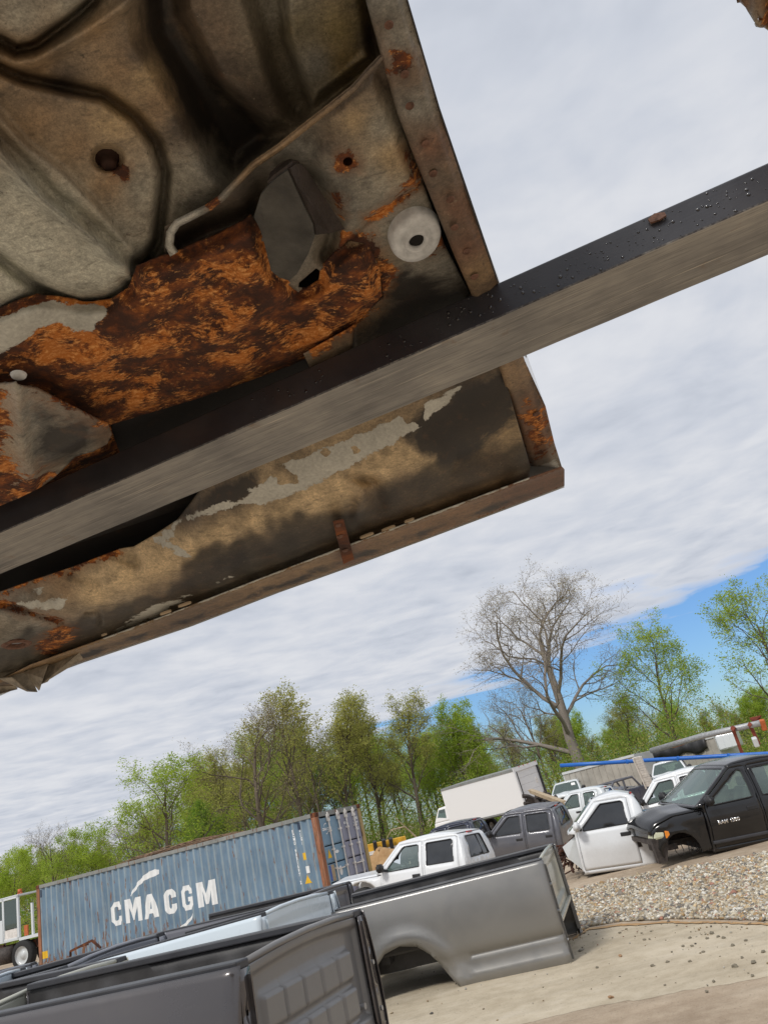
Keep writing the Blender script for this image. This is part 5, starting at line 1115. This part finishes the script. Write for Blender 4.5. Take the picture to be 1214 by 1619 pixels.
mb.build('outer_skin', M['skin'], ub)
part_px('unseen_sky_block', [(-260, -260), (610, -260), (645, 0), (695, 170), (790, 450), (830, 575), (880, 735), (800, 800), (0, 1080), (-260, 1160)], lambda P: .20+0*P[:, 0], [(0, 0, BD), (500, 500, BD)], ub, dark=[[(-400, -400), (1200, -400), (1200, 1500), (-400, 1500)]], dw=40, step=40)  # dark sheet added above the floor so no sky leaks through gaps
# hanging clip on the rocker, drain slots, torn end
cl = MB(); P3 = lambda x, y, z: tuple(at(x, y, Z0+z))
cl.hexa([P3(526, 824, -.082), P3(543, 820, -.082), P3(560, 884, -.078), P3(543, 892, -.078), P3(526, 824, -.074), P3(543, 820, -.074), P3(560, 884, -.066), P3(543, 892, -.066)])
cl.build('hanging_clip', M['rust'], ub, bevel=.001)
for px, py in ((535, 830), (537, 848), (546, 870)): disc_part('rivet', px, py, [(0, .004), (4, .003), (5.5, 0)], M['welds'], -.082, ub, n=10)
for px, py, ww in ((579, 843, 7), (613, 832, 7), (646, 819, 5), (292, 952, 7), (262, 965, 6), (165, 1000, 3)):
    c = at(px, py, Z0-.062); dpx = np.linalg.norm(c-CP)/FPX; mbx = MB(); a = ww*dpx
    vs = [(c[0]+a*(math.cos(q)+(.7 if math.cos(q) > 0 else -.7))*.96-0*a, c[1]-.28*a*(math.cos(q)+(.7 if math.cos(q) > 0 else -.7))+a*.62*math.sin(q), c[2]-.004) for q in np.linspace(0, 2*math.pi, 14)[:-1]]
    mbx.add(vs, [tuple(range(len(vs)))]); o = mbx.build('drain_slot', M['timber'], ub); md = o.modifiers.new('s', 'SOLIDIFY'); md.thickness = .004
M['tornm'] = flat('bent_sheet', (0.28, 0.25, 0.2), .7, var=.4, scale=50, bmp=.3)
def torn(pts, z, name='torn_tab'):
    zz = dict(zip(range(len(pts)), z)); me = MB(); me.add([P3(px, py, z_) for (px, py), z_ in zip(pts, z)], [(0, i, i+1) for i in range(1, len(pts)-1)]); o = me.build(name, M['tornm'], ub); md = o.modifiers.new('s', 'SOLIDIFY'); md.thickness = .003; return o
torn([(0, 1072), (20, 1070), (32, 1080), (44, 1092), (60, 1094), (50, 1070), (30, 1058), (0, 1064)], [-.07, -.08, -.10, -.11, -.09, -.06, -.05, -.05])
torn([(38, 1062), (52, 1080), (62, 1092), (68, 1072), (76, 1050), (60, 1052)], [-.06, -.09, -.12, -.10, -.06, -.05])
torn([(66, 1082), (76, 1078), (90, 1060), (110, 1050), (132, 1042), (126, 1032), (90, 1045), (72, 1055)], [-.11, -.09, -.075, -.07, -.066, -.055, -.05, -.06])
torn([(-60, 1112), (0, 1096), (28, 1090), (24, 1084), (0, 1085), (-60, 1100)], [-.09, -.09, -.085, -.075, -.07, -.07])
# ------------------------------------------------------------------ forklift fork
def forkmat():
    m, t, b = mat_new('fork_steel'); g_ = N(t, 'ShaderNodeTexCoord'); a = math.atan2(*( (at(1214, 318, 2.2)-at(0, 844, 2.2))[[1, 0]] ))
    al = mapping(t, g_.outputs['Object'], (1, 1, 1), (0, 0, -a)); st = mapping(t, al, (1.2, 22, 10)); st2 = mapping(t, al, (3, 95, 30)); 
    n1 = noise(t, st, 3.0, 6, .65, .6); n2 = noise(t, st2, 4.0, 4, .7, .3); n3 = noise(t, al, 6, 4, .6); n4 = noise(t, al, 120, 4, .7)
    geo = N(t, 'ShaderNodeNewGeometry'); sn = N(t, 'ShaderNodeSeparateXYZ'); t.links.new(geo.outputs['True Normal'], sn.inputs[0]); dn = mathn(t, 'MULTIPLY', sn.outputs[2], -1)
    worn = ramp(t, mathn(t, 'ADD', dn, mathn(t, 'MULTIPLY', mathn(t, 'SUBTRACT', n4, .5), .5)), [(.35, 0), (.6, 1)])
    sc1 = noise(t, mapping(t, al, (1.5, 120, 60), (0, 0, .03)), 3, 3, .6, .2); sc2 = noise(t, mapping(t, al, (4, 170, 60), (0, 0, -.10)), 2.2, 3, .6, .2)
    c = ramp(t, mathn(t, 'ADD', mathn(t, 'MULTIPLY', n1, .4), mathn(t, 'MULTIPLY', n3, .6)), [(.34, (.20, .20, .20)), (.5, (.33, .325, .31)), (.66, (.46, .445, .41))])
    c = mixc(t, ramp(t, n2, [(.50, 0), (.68, .55)]), c, (.12, .118, .118))
    c = mixc(t, ramp(t, sc1, [(.62, 0), (.70, .7)]), c, (.75, .70, .60)); c = mixc(t, ramp(t, sc2, [(.66, 0), (.72, .6)]), c, (.70, .66, .58))
    c = mixc(t, ramp(t, noise(t, al, 11, 7, .75), [(.60, 0), (.70, .5)]), c, (.24, .15, .08))
    blk = mixc(t, ramp(t, n3, [(.4, 0), (.7, 1)]), (.030, .030, .036), (.055, .054, .060))
    t.links.new(mixc(t, worn, blk, c), b.inputs['Base Color'])
    t.links.new(ramp(t, worn, [(0, .30), (1, .55)]), b.inputs['Roughness']); t.links.new(ramp(t, worn, [(0, 0.0), (1, .35)]), b.inputs['Metallic'])
    bump(t, b, mathn(t, 'ADD', mathn(t, 'MULTIPLY', n2, .6), mathn(t, 'MULTIPLY', n4, .4)), .25, .002); return m
M['fork'] = forkmat()
zfb, zft = CAMH+.66, CAMH+.72
kA, kB = at(0, 844, zfb), at(1214, 318, zfb); gA, gB = at(0, 909, zfb), at(1214, 404, zfb)
ext = lambda a, b, t0, t1: (a+(b-a)*t0, a+(b-a)*t1)
k0_, k1_ = ext(kA, kB, -.25, 1.3); g0_, g1_ = ext(gA, gB, -.25, 1.3); up_ = np.array([0, 0, zft-zfb])
fk = empty('forklift_fork', 'black steel forklift fork with scratched grey underside and water drops, carrying the rusted cab', 'forklift fork', loc=(0, 0, 0))
mb = MB(); nseg = 60; V = []
for i in range(nseg+1):
    t_ = i/nseg; k = k0_+(k1_-k0_)*t_; g = g0_+(g1_-g0_)*t_; w = .0003*math.sin(i*1.3)
    V += [k+[0, 0, w], g+[0, 0, w], g+up_, k+up_]
mb.add(V, [(4*i, 4*i+4, 4*i+5, 4*i+1) for i in range(nseg)]+[(4*i+1, 4*i+5, 4*i+6, 4*i+2) for i in range(nseg)]+[(4*i+2, 4*i+6, 4*i+7, 4*i+3) for i in range(nseg)]+[(4*i+3, 4*i+7, 4*i+4, 4*i) for i in range(nseg)]+[(0, 1, 2, 3), (4*nseg+3, 4*nseg+2, 4*nseg+1, 4*nseg)])
mb.build('blade', M['fork'], fk, bevel=.0035)
# drops clinging to the side of the fork
kd = (kB-kA)/np.linalg.norm(kB-kA); out = np.cross(kd, [0, 0, 1.]); out /= np.linalg.norm(out)
if out @ (CP-kA) < 0: out = -out
rb = random.Random(12); bmd = bmesh.new(); L_ = np.linalg.norm(kB-kA)
for i in range(230):
    t_ = rb.uniform(.60, 1.04)*L_ if rb.random() > .15 else rb.uniform(.4, .6)*L_
    h = rb.betavariate(1.4, 1.4)*(zft-zfb-.008)+.004
    p = kA+kd*t_+np.array([0, 0, h]); r_ = rb.choice([.0008, .001, .0013, .0018, .0028])*rb.uniform(.8, 1.2)
    mt = Matrix.Translation(p) @ Matrix.Diagonal((*(np.abs(kd)*.0+1), 1)); ret = bmesh.ops.create_icosphere(bmd, subdivisions=1, radius=r_, matrix=Matrix.Translation(p+out*.0002) @ Matrix.Scale(.55, 4, Vector(out)) @ Matrix.Scale(1.25, 4, Vector((0, 0, 1))))
me = bpy.data.meshes.new('water_drops'); bmd.to_mesh(me); bmd.free()
mw, tw, bw = mat_new('water_drop'); bw.inputs['Base Color'].default_value = (.02, .02, .025, 1); bw.inputs['Roughness'].default_value = .03; bw.inputs['Coat Weight'].default_value = 1
me.materials.append(mw); me.polygons.foreach_set('use_smooth', [True]*len(me.polygons)); tag(link('water_drops', me, fk), kind='stuff')
ch = MB(); pz_ = [(1024, 351), (1034, 342), (1050, 340), (1053, 345), (1042, 352), (1028, 356)]
c0 = at(1038, 348, CAMH+.70); 
def on_face(px, py, o=.003):
    v = ray(px, py); k = ((kA-CP)@out)/(v@out); return tuple(CP+v*k+out*o)
ch.add([on_face(*p) for p in pz_], [tuple(range(6))]); o = ch.build('rust_chip', M['welds'], fk); md = o.modifiers.new('s', 'SOLIDIFY'); md.thickness = .004
# corner of another panel hanging into view at the top right
cz = CAMH+.8; cp_ = empty('rusty_panel_corner', 'rusty bent panel corner hanging into view at the top right', 'panel', loc=(0, 0, 0))
Q = lambda x, y, z=cz: tuple(at(x, y, z))
mb = MB(); lo_ = [(1168, -6), (1180, 16), (1191, 34), (1201, 44), (1206, 44), (1208, 40), (1216, 52), (1240, 90), (1300, 60), (1300, -60), (1150, -60)]
sheet('panel', lo_, lambda x, y: lift(lambda P: cz-Z0+.006*np.sin(P[:, 0]/6.))(x, y), M['ub'], cp_, holes=[[(1195, 14), (1206, 31), (1199, 35), (1193, 26)]], step=5, thick=.006, off=1,
      attrs=lambda x, y: {'Col': idw(PP(x, y), [(1180, 10, RB), (1190, 20, SL), (1205, 40, SL), (1208, 10, TD), (1214, 40, OCH), (1260, 40, OCH)]), 'rust': field(PP(x, y), [[(1205, 0), (1300, 0), (1300, 60), (1212, 45)]], 20), 'prim': NO(x), 'dark': NO(x)})
sheet('inner_layer', [(1186, 8), (1214, 44), (1300, 60), (1300, -60), (1170, -60)], lambda x, y: lift(lambda P: cz-Z0+.03+0*P[:, 0])(x, y), M['rustdk'], cp_, step=15, thick=.003)
# ------------------------------------------------------------------ box truck
BT = pose(-.542, 41.177, .011, -40.8, -.04, 4.0, .950)
bt = empty('box_truck', 'white box truck seen from behind with a roll door, left of the timber beam', 'box truck', M=BT)
M['aug'] = flat('dull_silver_tube', (.36, .37, .38), .45, .3, var=.25)
M['boxw'] = paint('box_side_white', (.80, .80, .80), amt=.25, rough=.4, coat=0)
b = MB(); b.box(.06, 5, 0, .03, .95, 2.84); b.box(.06, 5, 2.17, 2.2, .95, 2.84); b.box(.0, .06, 0, 2.2, .95, 2.84); b.build('box_side', M['boxw'], bt)
MB().box(.0, 5, 0.0, 2.2, 2.84, 2.88).build('box_roof', M['contrail'], bt)
MB().box(0, 5, 0, 2.2, .88, .95).build('box_floor', M['junk'], bt)
for z in (.97, 2.80): MB().box(0, 5.0, -.02, .0, z-.04, z+.04).build('side_rail', M['contrail'], bt)
for y0, y1, mm in ((0, .14, 'boxw'), (2.08, 2.2, 'plastic')): MB().box(4.98, 5.05, y0, y1, .9, 2.7).build('door_post', M[mm], bt)
MB().box(4.98, 5.04, 0, 2.2, 2.70, 2.90).build('door_header', M['boxw'], bt)
MB().box(5.04, 5.06, .14, .22, .95, 2.7).build('door_seal', M['plastic'], bt)
for k in range(5): MB().box(4.94, 4.975, .2, 2.1, 1.0+k*.34, 1.0+k*.34+.335).build('roll_door_panel', M['boxw'], bt, bevel=.006)
MB().box(4.975, 5.01, 1.7, 1.8, 1.9, 2.15).build('door_latch', M['galv'], bt)
for y in (.5, .9, 1.3, 2.0): MB().box(5.04, 5.06, y, y+.08, 2.88, 2.92).build('marker_lamp', M['red_lens'], bt)
MB().box(5.0, 5.1, .0, 2.2, .72, .88).build('rear_bumper', M['junk'], bt)
for x in (1.0, 4.0):
    for y, s in ((.15, -1), (2.05, 1)): wheel(bt, (x, y, .32), s, .42)
c = MB(); c.hexa([(-1.5, .15, .4), (-.05, .15, .4), (-.05, 2.05, .4), (-1.5, 2.05, .4), (-1.3, .2, 1.25), (-.05, .2, 1.25), (-.05, 2.0, 1.25), (-1.3, 2.0, 1.25)]); c.hexa([(-1.3, .2, 1.25), (-.05, .2, 1.25), (-.05, 2.0, 1.25), (-1.3, 2.0, 1.25), (-.85, .3, 1.95), (-.05, .3, 1.95), (-.05, 1.9, 1.95), (-.85, 1.9, 1.95)])
cb = c.build('cab', M['boxw'], bt, bevel=.06)
MB().hexa([(-1.12, .215, 1.3), (-.35, .21, 1.3), (-.35, .22, 1.3), (-1.12, .225, 1.3), (-.78, .27, 1.85), (-.35, .27, 1.85), (-.35, .28, 1.85), (-.78, .28, 1.85)]).build('cab_window', M['glass'], cb)
# ------------------------------------------------------------------ helpers for things placed by sight and distance
def frame_at(px, py, D, yaw=0, z=None, s=1.0, tilt=0, roll=0):
    p = far(px, py, D); 
    if z is not None: p[2] = z
    return pose(p[0], p[1], p[2], yaw, tilt, roll, s)
# timber beam and engine scrap beside the box truck
def V3(px, py, D): return Vector(far(px, py, D))
b = MB(); b.bar(V3(838, 1251, 29), V3(890, 1270, 25.5), .10, .14); b.bar(V3(838, 1249, 29.2), V3(890, 1267.5, 25.7), .2, .05); tb_ = b.build('timber_beam', M['timber'], bevel=.01); tag(tb_, 'pale weathered beam sloping down behind the slate grey cab roof', 'beam')
b = MB(); rb = random.Random(21)
for i in range(46):
    x = rb.uniform(828, 884); y = np.interp(x, [828, 840, 884], [1268, 1262, 1274])+rb.uniform(-6, 10); p = V3(x, y, 30.5+rb.uniform(-.5, .5)); q = p+Vector((rb.uniform(-.5, .5), rb.uniform(-.3, .3), rb.uniform(-.4, .3)))
    b.tube([p, (p+q)/2+Vector((0, 0, .05)), q], rb.uniform(.03, .09), 6)
b.hexa([tuple(V3(x, y, D)) for x, y, D in ((826, 1290, 31), (880, 1290, 31), (880, 1290, 30), (826, 1290, 30), (832, 1262, 31), (878, 1272, 31), (878, 1272, 30), (832, 1262, 30))])
o = b.build('engine_scrap', M['junk']); tag(o, 'dark tangle of engine scrap under the pale weathered beam', 'scrap')
# ribbed trailers at the right
M['rib'] = flat('beige_ribbed_cladding', (.36, .34, .30), .6, var=.2, scale=1.5)
def trailer(label, p0, p1, Dl, Dr, hpx, D2, endw, tarp=False):
    """ribbed trailer body; p0, p1 are the near top corners as seen, Dl and Dr their distances"""
    a = far(*p0, Dl); c = far(*p1, Dr); c[2] = a[2] = (a[2]+c[2])/2
    L = np.linalg.norm((c-a)[:2]); yaw = math.degrees(math.atan2(c[1]-a[1], c[0]-a[0]))
    MT = pose(a[0], a[1], a[2], yaw, 0, 0, 1); r = empty('ribbed_trailer', label, 'trailer', 'ribbed trailers', M=MT); h = hpx; n = int(L/.42)
    for i in range(n):
        x = L*i/n; q = MB(); q.box(x+.0, x+L/n-.06, .03, .07, -h, -.08); q.box(x+L/n-.06, x+L/n, -.005, .07, -h, -.08)
        q.build('side_panel', M['rib'], r)
    MB().box(-.02, L+.02, -.03, .12, -.10, .04).build('top_rail', M['white_b'], r); MB().box(-.02, L+.02, -.03, .12, -h-.12, -h).build('bottom_rail', M['junk'], r)
    MB().box(0, L, .1, endw, -.06, -.0).build('roof', M['white_b'], r)
    for x in (-.02, L-.04): MB().box(x, x+.06, .02, endw, -h, .02).build('end_wall', M['white_b'], r, bevel=.01)
    if tarp:
        q = patch('tarpaulin', 24, 5, lambda u_, v_: (L*(.10+.80*u_), -.06-.12*math.sin(v_*3)-.04*math.sin(u_*40), .05-v_*(.55+.12*math.sin(u_*17)+.2*u_)), M['plastic'], r, thick=.01)
    return r, L
trailer('beige ribbed trailer body behind the wrecked pickup under the left of the blue pipe', (888, 1221), (1002, 1195), 47, 44, 2.3, 0, 2.4)
trailer('beige ribbed trailer with a black tarpaulin over its side, right of the slatted ramp', (1006, 1193), (1128, 1166), 50, 46, 2.4, 0, 2.4, tarp=True)
b = MB(); A_ = far(1128, 1164, 46); 
eb = empty('white_trailer_nose', 'rounded white trailer nose under the silver auger tube', 'trailer', M=pose(A_[0], A_[1], 0, -28, 0, 0, 1))
n = MB(); n.box(0, 1.25, 0, 1.6, 1.2, A_[2]+.05); n.build('shell', M['white_b'], eb, bevel=.12)
for k in range(3): MB().box(.1+k*.38, .42+k*.38, -.02, .01, 1.3, A_[2]-.15).build('shell_panel', M['white_b'], eb)
# blue pipe, silver auger
b = MB(); b.tube([V3(885, 1210.5, 34), V3(960, 1206, 33.5), V3(1040, 1201, 33), V3(1130, 1196, 32), V3(1214, 1191.5, 31), V3(1330, 1186, 30)], .085, 14)
M['bluep'] = flat('blue_plastic_pipe', (.015, .13, .50), .35, var=.1, scale=3)
bp = b.build('blue_pipe', M['bluep'], smooth=True); tag(bp, 'long bright blue pipe lying across the ribbed trailers', 'pipe')
for px in (990, 1070, 1150):
    y = np.interp(px, [885, 960, 1040, 1130, 1214], [1210.5, 1206, 1201, 1196, 1191.5]); c = MB(); p = V3(px, y, np.interp(px, [885, 1214], [34, 31])); q = V3(px+2, y-.1, np.interp(px, [885, 1214], [34, 31])); c.tube([p, p+(q-p).normalized()*.07], .10, 14); c.build('coupling', M['bluep'], bp)
def pole(label, name, cat, pts, r, mat, D, grp=None):
    b = MB(); b.tube([V3(x, y, d_) for (x, y), d_ in zip(pts, D)], r, 12); o = b.build(name, M[mat], smooth=True); return tag(o, label, cat, grp)
au = empty('grain_auger', 'silver auger tube with an orange band, rust red legs and a hopper', 'auger')
b = MB(); b.tube([V3(1029, 1187, 45), V3(1110, 1163.5, 42), V3(1202, 1143, 39)], .16, 14); b.build('tube', M['aug'], au, smooth=True)
b = MB(); b.tube([V3(1062, 1178, 43.9), V3(1079, 1172.5, 43.3)], .175, 14); M['orange'] = flat('faded_orange', (.50, .13, .04), .6, var=.25); b.build('band', M['orange'], au, smooth=True)
M['redox'] = flat('red_oxide_steel', (.22, .05, .03), .75, var=.4, scale=4)
for (x0, y0, x1, y1, D_) in ((1157, 1150, 1172, 1190, 40), (1184, 1144, 1199, 1176, 39.5)):
    b = MB(); b.bar(V3(x0, y0, D_), V3(x1, y1, D_), .16, .28); b.bar(V3(x0-1, y0, D_), V3(x0+4, y0+3, D_-.1), .5, .2); b.build('leg', M['redox'], au)
a_ = [V3(1184, 1135, 39.6), V3(1203, 1131, 39.2), V3(1202, 1131, 40.2), V3(1183, 1135, 40.6)]; c_ = [V3(1190, 1143, 39.5), V3(1200, 1141, 39.4), V3(1200, 1141, 39.9), V3(1190, 1143, 40)]
b = MB(); b.add([*c_, *a_], [(0, 1, 5, 4), (1, 2, 6, 5), (2, 3, 7, 6), (3, 0, 4, 7), (0, 3, 2, 1)]); b.build('hopper', M['redox'], au)
b = MB(); b.bar(V3(1203, 1138, 39), V3(1208, 1154, 39), .25, .25); b.build('motor', M['orange'], au, bevel=.03)
b = MB(); b.bar(V3(1191, 1166, 39), V3(1196, 1180, 39), .25, .3); b.build('gearbox', M['white_b'], au, bevel=.05)
# slatted ramp leaning on end
rp = empty('slatted_ramp', 'pale slatted ramp standing on end against the blue pipe', 'ramp')
for k in range(13):
    t_ = k/13; p0 = V3(1000+21*t_, 1200+46*t_, 32); p1 = V3(1012.5+21*t_, 1197+46*t_, 31.8); q0 = V3(1000+21*(t_+.068), 1200+46*(t_+.068), 32)
    b = MB(); b.bar(p0, p1, .04, (q0-p0).length, up=(q0-p0).normalized()); b.build('slat', M['galv'], rp)
for x in (0, 12.5):
    b = MB(); b.bar(V3(1000+x, 1199-x*.24, 31.95), V3(1021+x, 1247-x*.24, 31.95), .06, .05); b.build('rail', M['galv'], rp)
# wrecked dark truck
wr = empty('wrecked_pickup', 'wrecked dark blue pickup with crushed silver hood and missing glass, left of the slatted ramp', 'wrecked pickup', M=pose(*far(978, 1262, 34)[:2], -.1, 200, 0, 0, 1.0))
q = MB(); q.hexa([(-1.3, -.85, .1), (1.0, -.85, .1), (1.0, .85, .1), (-1.3, .85, .1), (-1.3, -.85, .82), (1.0, -.85, .76), (1.0, .85, .76), (-1.3, .85, .82)]); q.build('body', M['navy'], wr, bevel=.05)
q = MB(); 
for sy in (-.72, .72):
    q.tube([(1.0, sy*1.1, .76), (.45, sy, 1.22), (-.55, sy, 1.25), (-.8, sy*1.1, .8)], .05, 6); q.tube([(-.05, sy, .78), (-.05, sy, 1.24)], .05, 6)
q.tube([(.45, -.72, 1.22), (.45, .72, 1.22)], .05, 6); q.tube([(-.55, -.72, 1.25), (-.55, .72, 1.25)], .06, 6); q.build('roof_frame', M['grey_cab'], wr)
patch('crushed_hood', 10, 8, lambda a, b_: (-.6+1.5*a, -.7+1.4*b_, .86+.14*mnoise.noise(Vector((a*5, b_*5, 2)))+.25*math.sin(a*3)*(1-b_)), M['silver_bed'], wr, thick=.02)
q = MB(); q.box(.3, 1.2, .86, .90, .50, .58); q.build('loose_trim', M['red_lens'], wr)
q = MB(); rb = random.Random(5)
for i in range(16): 
    p = Vector((rb.uniform(-1.5, -1.0), rb.uniform(-.8, .8), rb.uniform(.2, .8))); q.tube([p, p+Vector((rb.uniform(-.4, .1), rb.uniform(-.3, .3), rb.uniform(-.3, .3)))], .04, 5)
q.build('torn_metal', M['rustdk'], wr)
b = MB(); b.hexa([tuple(V3(x, y, D)) for x, y, D in ((972, 1256, 31), (979, 1255, 31), (979, 1255, 30.8), (972, 1256, 30.8), (970, 1248, 31), (976, 1247, 31), (976, 1247, 30.8), (970, 1248, 30.8))]); o = b.build('wood_block', M['timber']); tag(o, 'small yellow wood block standing beside the wrecked dark blue pickup', 'wood block')
# mound with a wheel on it
def mound(name, label, cat, px, py, D, rx, ry, h, mat, seed=1, kind=None):
    c = far(px, py, D); V = []; n, m_ = 28, 9
    for j in range(m_+1):
        for i in range(n):
            a = 2*math.pi*i/n; r_ = j/m_; nn = mnoise.noise(Vector((math.cos(a)*2*r_, math.sin(a)*2*r_, seed)))
            V.append((c[0]+math.cos(a)*rx*r_*(1+.25*nn), c[1]+math.sin(a)*ry*r_, -.16+h*(1-r_**1.7)*(1+.5*nn)+.05*mnoise.noise(Vector((i*.9, j*1.1, seed)))))
    Fq = [(j*n+i, j*n+(i+1) % n, (j+1)*n+(i+1) % n, (j+1)*n+i) for j in range(m_) for i in range(n)]
    o = link(name, mkmesh(name, V, Fq, M[mat], True)); return tag(o, label, cat, kind=kind)
mound('rubble_mound', 'tan rubble mound behind the black pickup under the blue pipe', 'rubble mound', 1132, 1240, 30, 1.9, 1.2, .95, 'fines', 3)
mound('dirt_pile', 'reddish dirt pile between the container doors and the white crew cab', 'dirt pile', 604, 1374, 27.5, 1.3, 1.0, 1.05, 'clay', 4); mound('dirt_pile', 'smaller reddish dirt pile close above the white crew cab hood', 'dirt pile', 618, 1368, 26, 1.0, .8, 1.0, 'clay', 6)
wl = empty('loose_wheel', 'loose tyre with a pale rim on the rubble mound', 'wheel', M=pose(*far(1137, 1222, 24), 20, 0, 0, 1)); wheel(wl, (0, 0, 0), -1, .38, .24, name='tyre')
# yellow loader boom
yl = empty('yellow_loader', 'yellow loader arm with black hydraulic fittings beyond the container doors', 'loader')
b = MB(); b.bar(V3(578, 1343, 33), V3(642, 1328, 33), .3, .36); b.build('arm', M['yellow'], yl, bevel=.03)
for x in (592, 606, 617): b = MB(); b.bar(V3(x, 1330-.2*(x-592), 32.7), V3(x+3, 1348-.2*(x-592), 32.7), .16, .2); b.build('hydraulic_fitting', M['plastic'], yl, bevel=.02)
b = MB(); b.bar(V3(583, 1350, 32.8), V3(632, 1338, 32.8), .3, .14); b.build('deck', M['galv'], yl)
for x in (600, 628): wheel(yl, tuple(V3(x, 1356-.2*(x-600), 33)), -1, .45)
# dead branch
b = MB(); b.tube([V3(618, 1312, 30), V3(640, 1307, 30), V3(652, 1318, 30), V3(664, 1330, 30)], [.02, .03, .035, .04], 5); b.tube([V3(640, 1307, 30), V3(628, 1296, 30), V3(622, 1290, 30)], [.02, .015, .006], 5); b.tube([V3(618, 1312, 30), V3(610, 1330, 30)], [.02, .008], 5); o = b.build('dead_branch', M['timber']); tag(o, 'bare pale dead branch sticking up above the white crew cab roof', 'branch')
# rusty bracket lying by the container
b = MB(); b.bar(V3(112, 1504, 10.5), V3(146, 1487, 10.5), .02, .03); b.bar(V3(146, 1487, 10.5), V3(160, 1499, 10.4), .02, .03); b.bar(V3(118, 1500, 10.3), V3(140, 1493, 10.3), .03, .02); b.bar(V3(112, 1504, 10.5), V3(112, 1515, 10.5), .03, .03)
o = b.build('rusty_bracket', M['rust']); tag(o, 'rusty bent bracket poking up before the lower left of the container', 'bracket')
# terminal tractor at the far left
TT = pose(*far(22, 1524, 27.5)[:2], -.1, -16, 0, 0, 1.0)
tt = empty('terminal_tractor', 'old white terminal tractor with amber beacon on a rusty chassis beside the container end', 'tractor unit', M=TT)
b = MB(); b.hexa([(-2.2, 0, 1.02), (.30, 0, 1.02), (.30, 1.4, 1.02), (-2.2, 1.4, 1.02), (-2.2, 0, 1.05), (.30, 0, 1.05), (.30, 1.4, 1.05), (-2.2, 1.4, 1.05)])
b.box(-2.2, -.42, 0, .05, 1.05, 1.80); b.box(-.42, .3, .0, .05, 1.05, 1.12)
for x in (-2.2, -.48, .22): b.box(x, x+.09, 0, .08, 1.05, 2.52)
for x in (-2.2, .22): b.box(x, x+.08, 1.32, 1.4, 1.05, 2.52)
b.box(-2.2, .31, 0, .08, 2.44, 2.54); b.box(-2.2, -1.0, 1.35, 1.4, 1.05, 1.8); b.box(-2.2, .31, 0, 1.4, 2.50, 2.56)
b.build('cab_shell', M['white_b'], tt, bevel=.01)
MB().box(-2.1, -.5, .03, .045, 1.82, 2.42).build('side_window', M['glass'], tt); MB().box(-.38, .20, .02, .03, 1.45, 2.42).build('door_window', M['glass'], tt)
MB().box(-1.6, -.9, .5, 1.0, 1.05, 1.9).build('seat', M['seat'], tt, bevel=.05)
MB().box(-.38, .20, .015, .035, 1.12, 1.42).build('door_panel', M['galv'], tt)
b = MB(); b.tube([(.12, .3, 2.56), (.12, .3, 2.60)], .10, 12); b.tube([(.12, .3, 2.60), (.12, .3, 2.74)], [.085, .075], 12); b.build('beacon', M['orange'], tt, smooth=True)
b = MB(); b.box(.30, 1.2, 0, 1.4, .98, 1.08); b.box(.85, .93, .05, .12, 1.08, 2.15); b.build('rear_deck', M['white_b'], tt); MB().box(.55, .72, .0, .05, 1.1, 1.45).build('tail_panel', M['orange'], tt)
b = MB(); b.box(-2.6, 1.4, .25, .40, .62, .90); b.box(-2.6, 1.4, 1.0, 1.15, .62, .90); b.box(-2.3, -2.1, .1, .3, .3, .95); b.box(-1.4, -1.2, .1, .3, .3, .95); b.box(-2.6, -.5, .05, .12, .86, .98); b.build('chassis', M['rustdk'], tt)
b = MB(); b.tube([(-.75, .12, .60), (-.1, .12, .60)], .30, 14); b.build('fuel_tank', M['junk'], tt, smooth=True)
wheel(tt, (.42, .10, .48), -1, .50, .28, 'white_b'); wheel(tt, (-2.6, .10, .48), -1, .50, .28, 'white_b'); wheel(tt, (.42, 1.3, .48), 1, .50, .28, 'white_b')
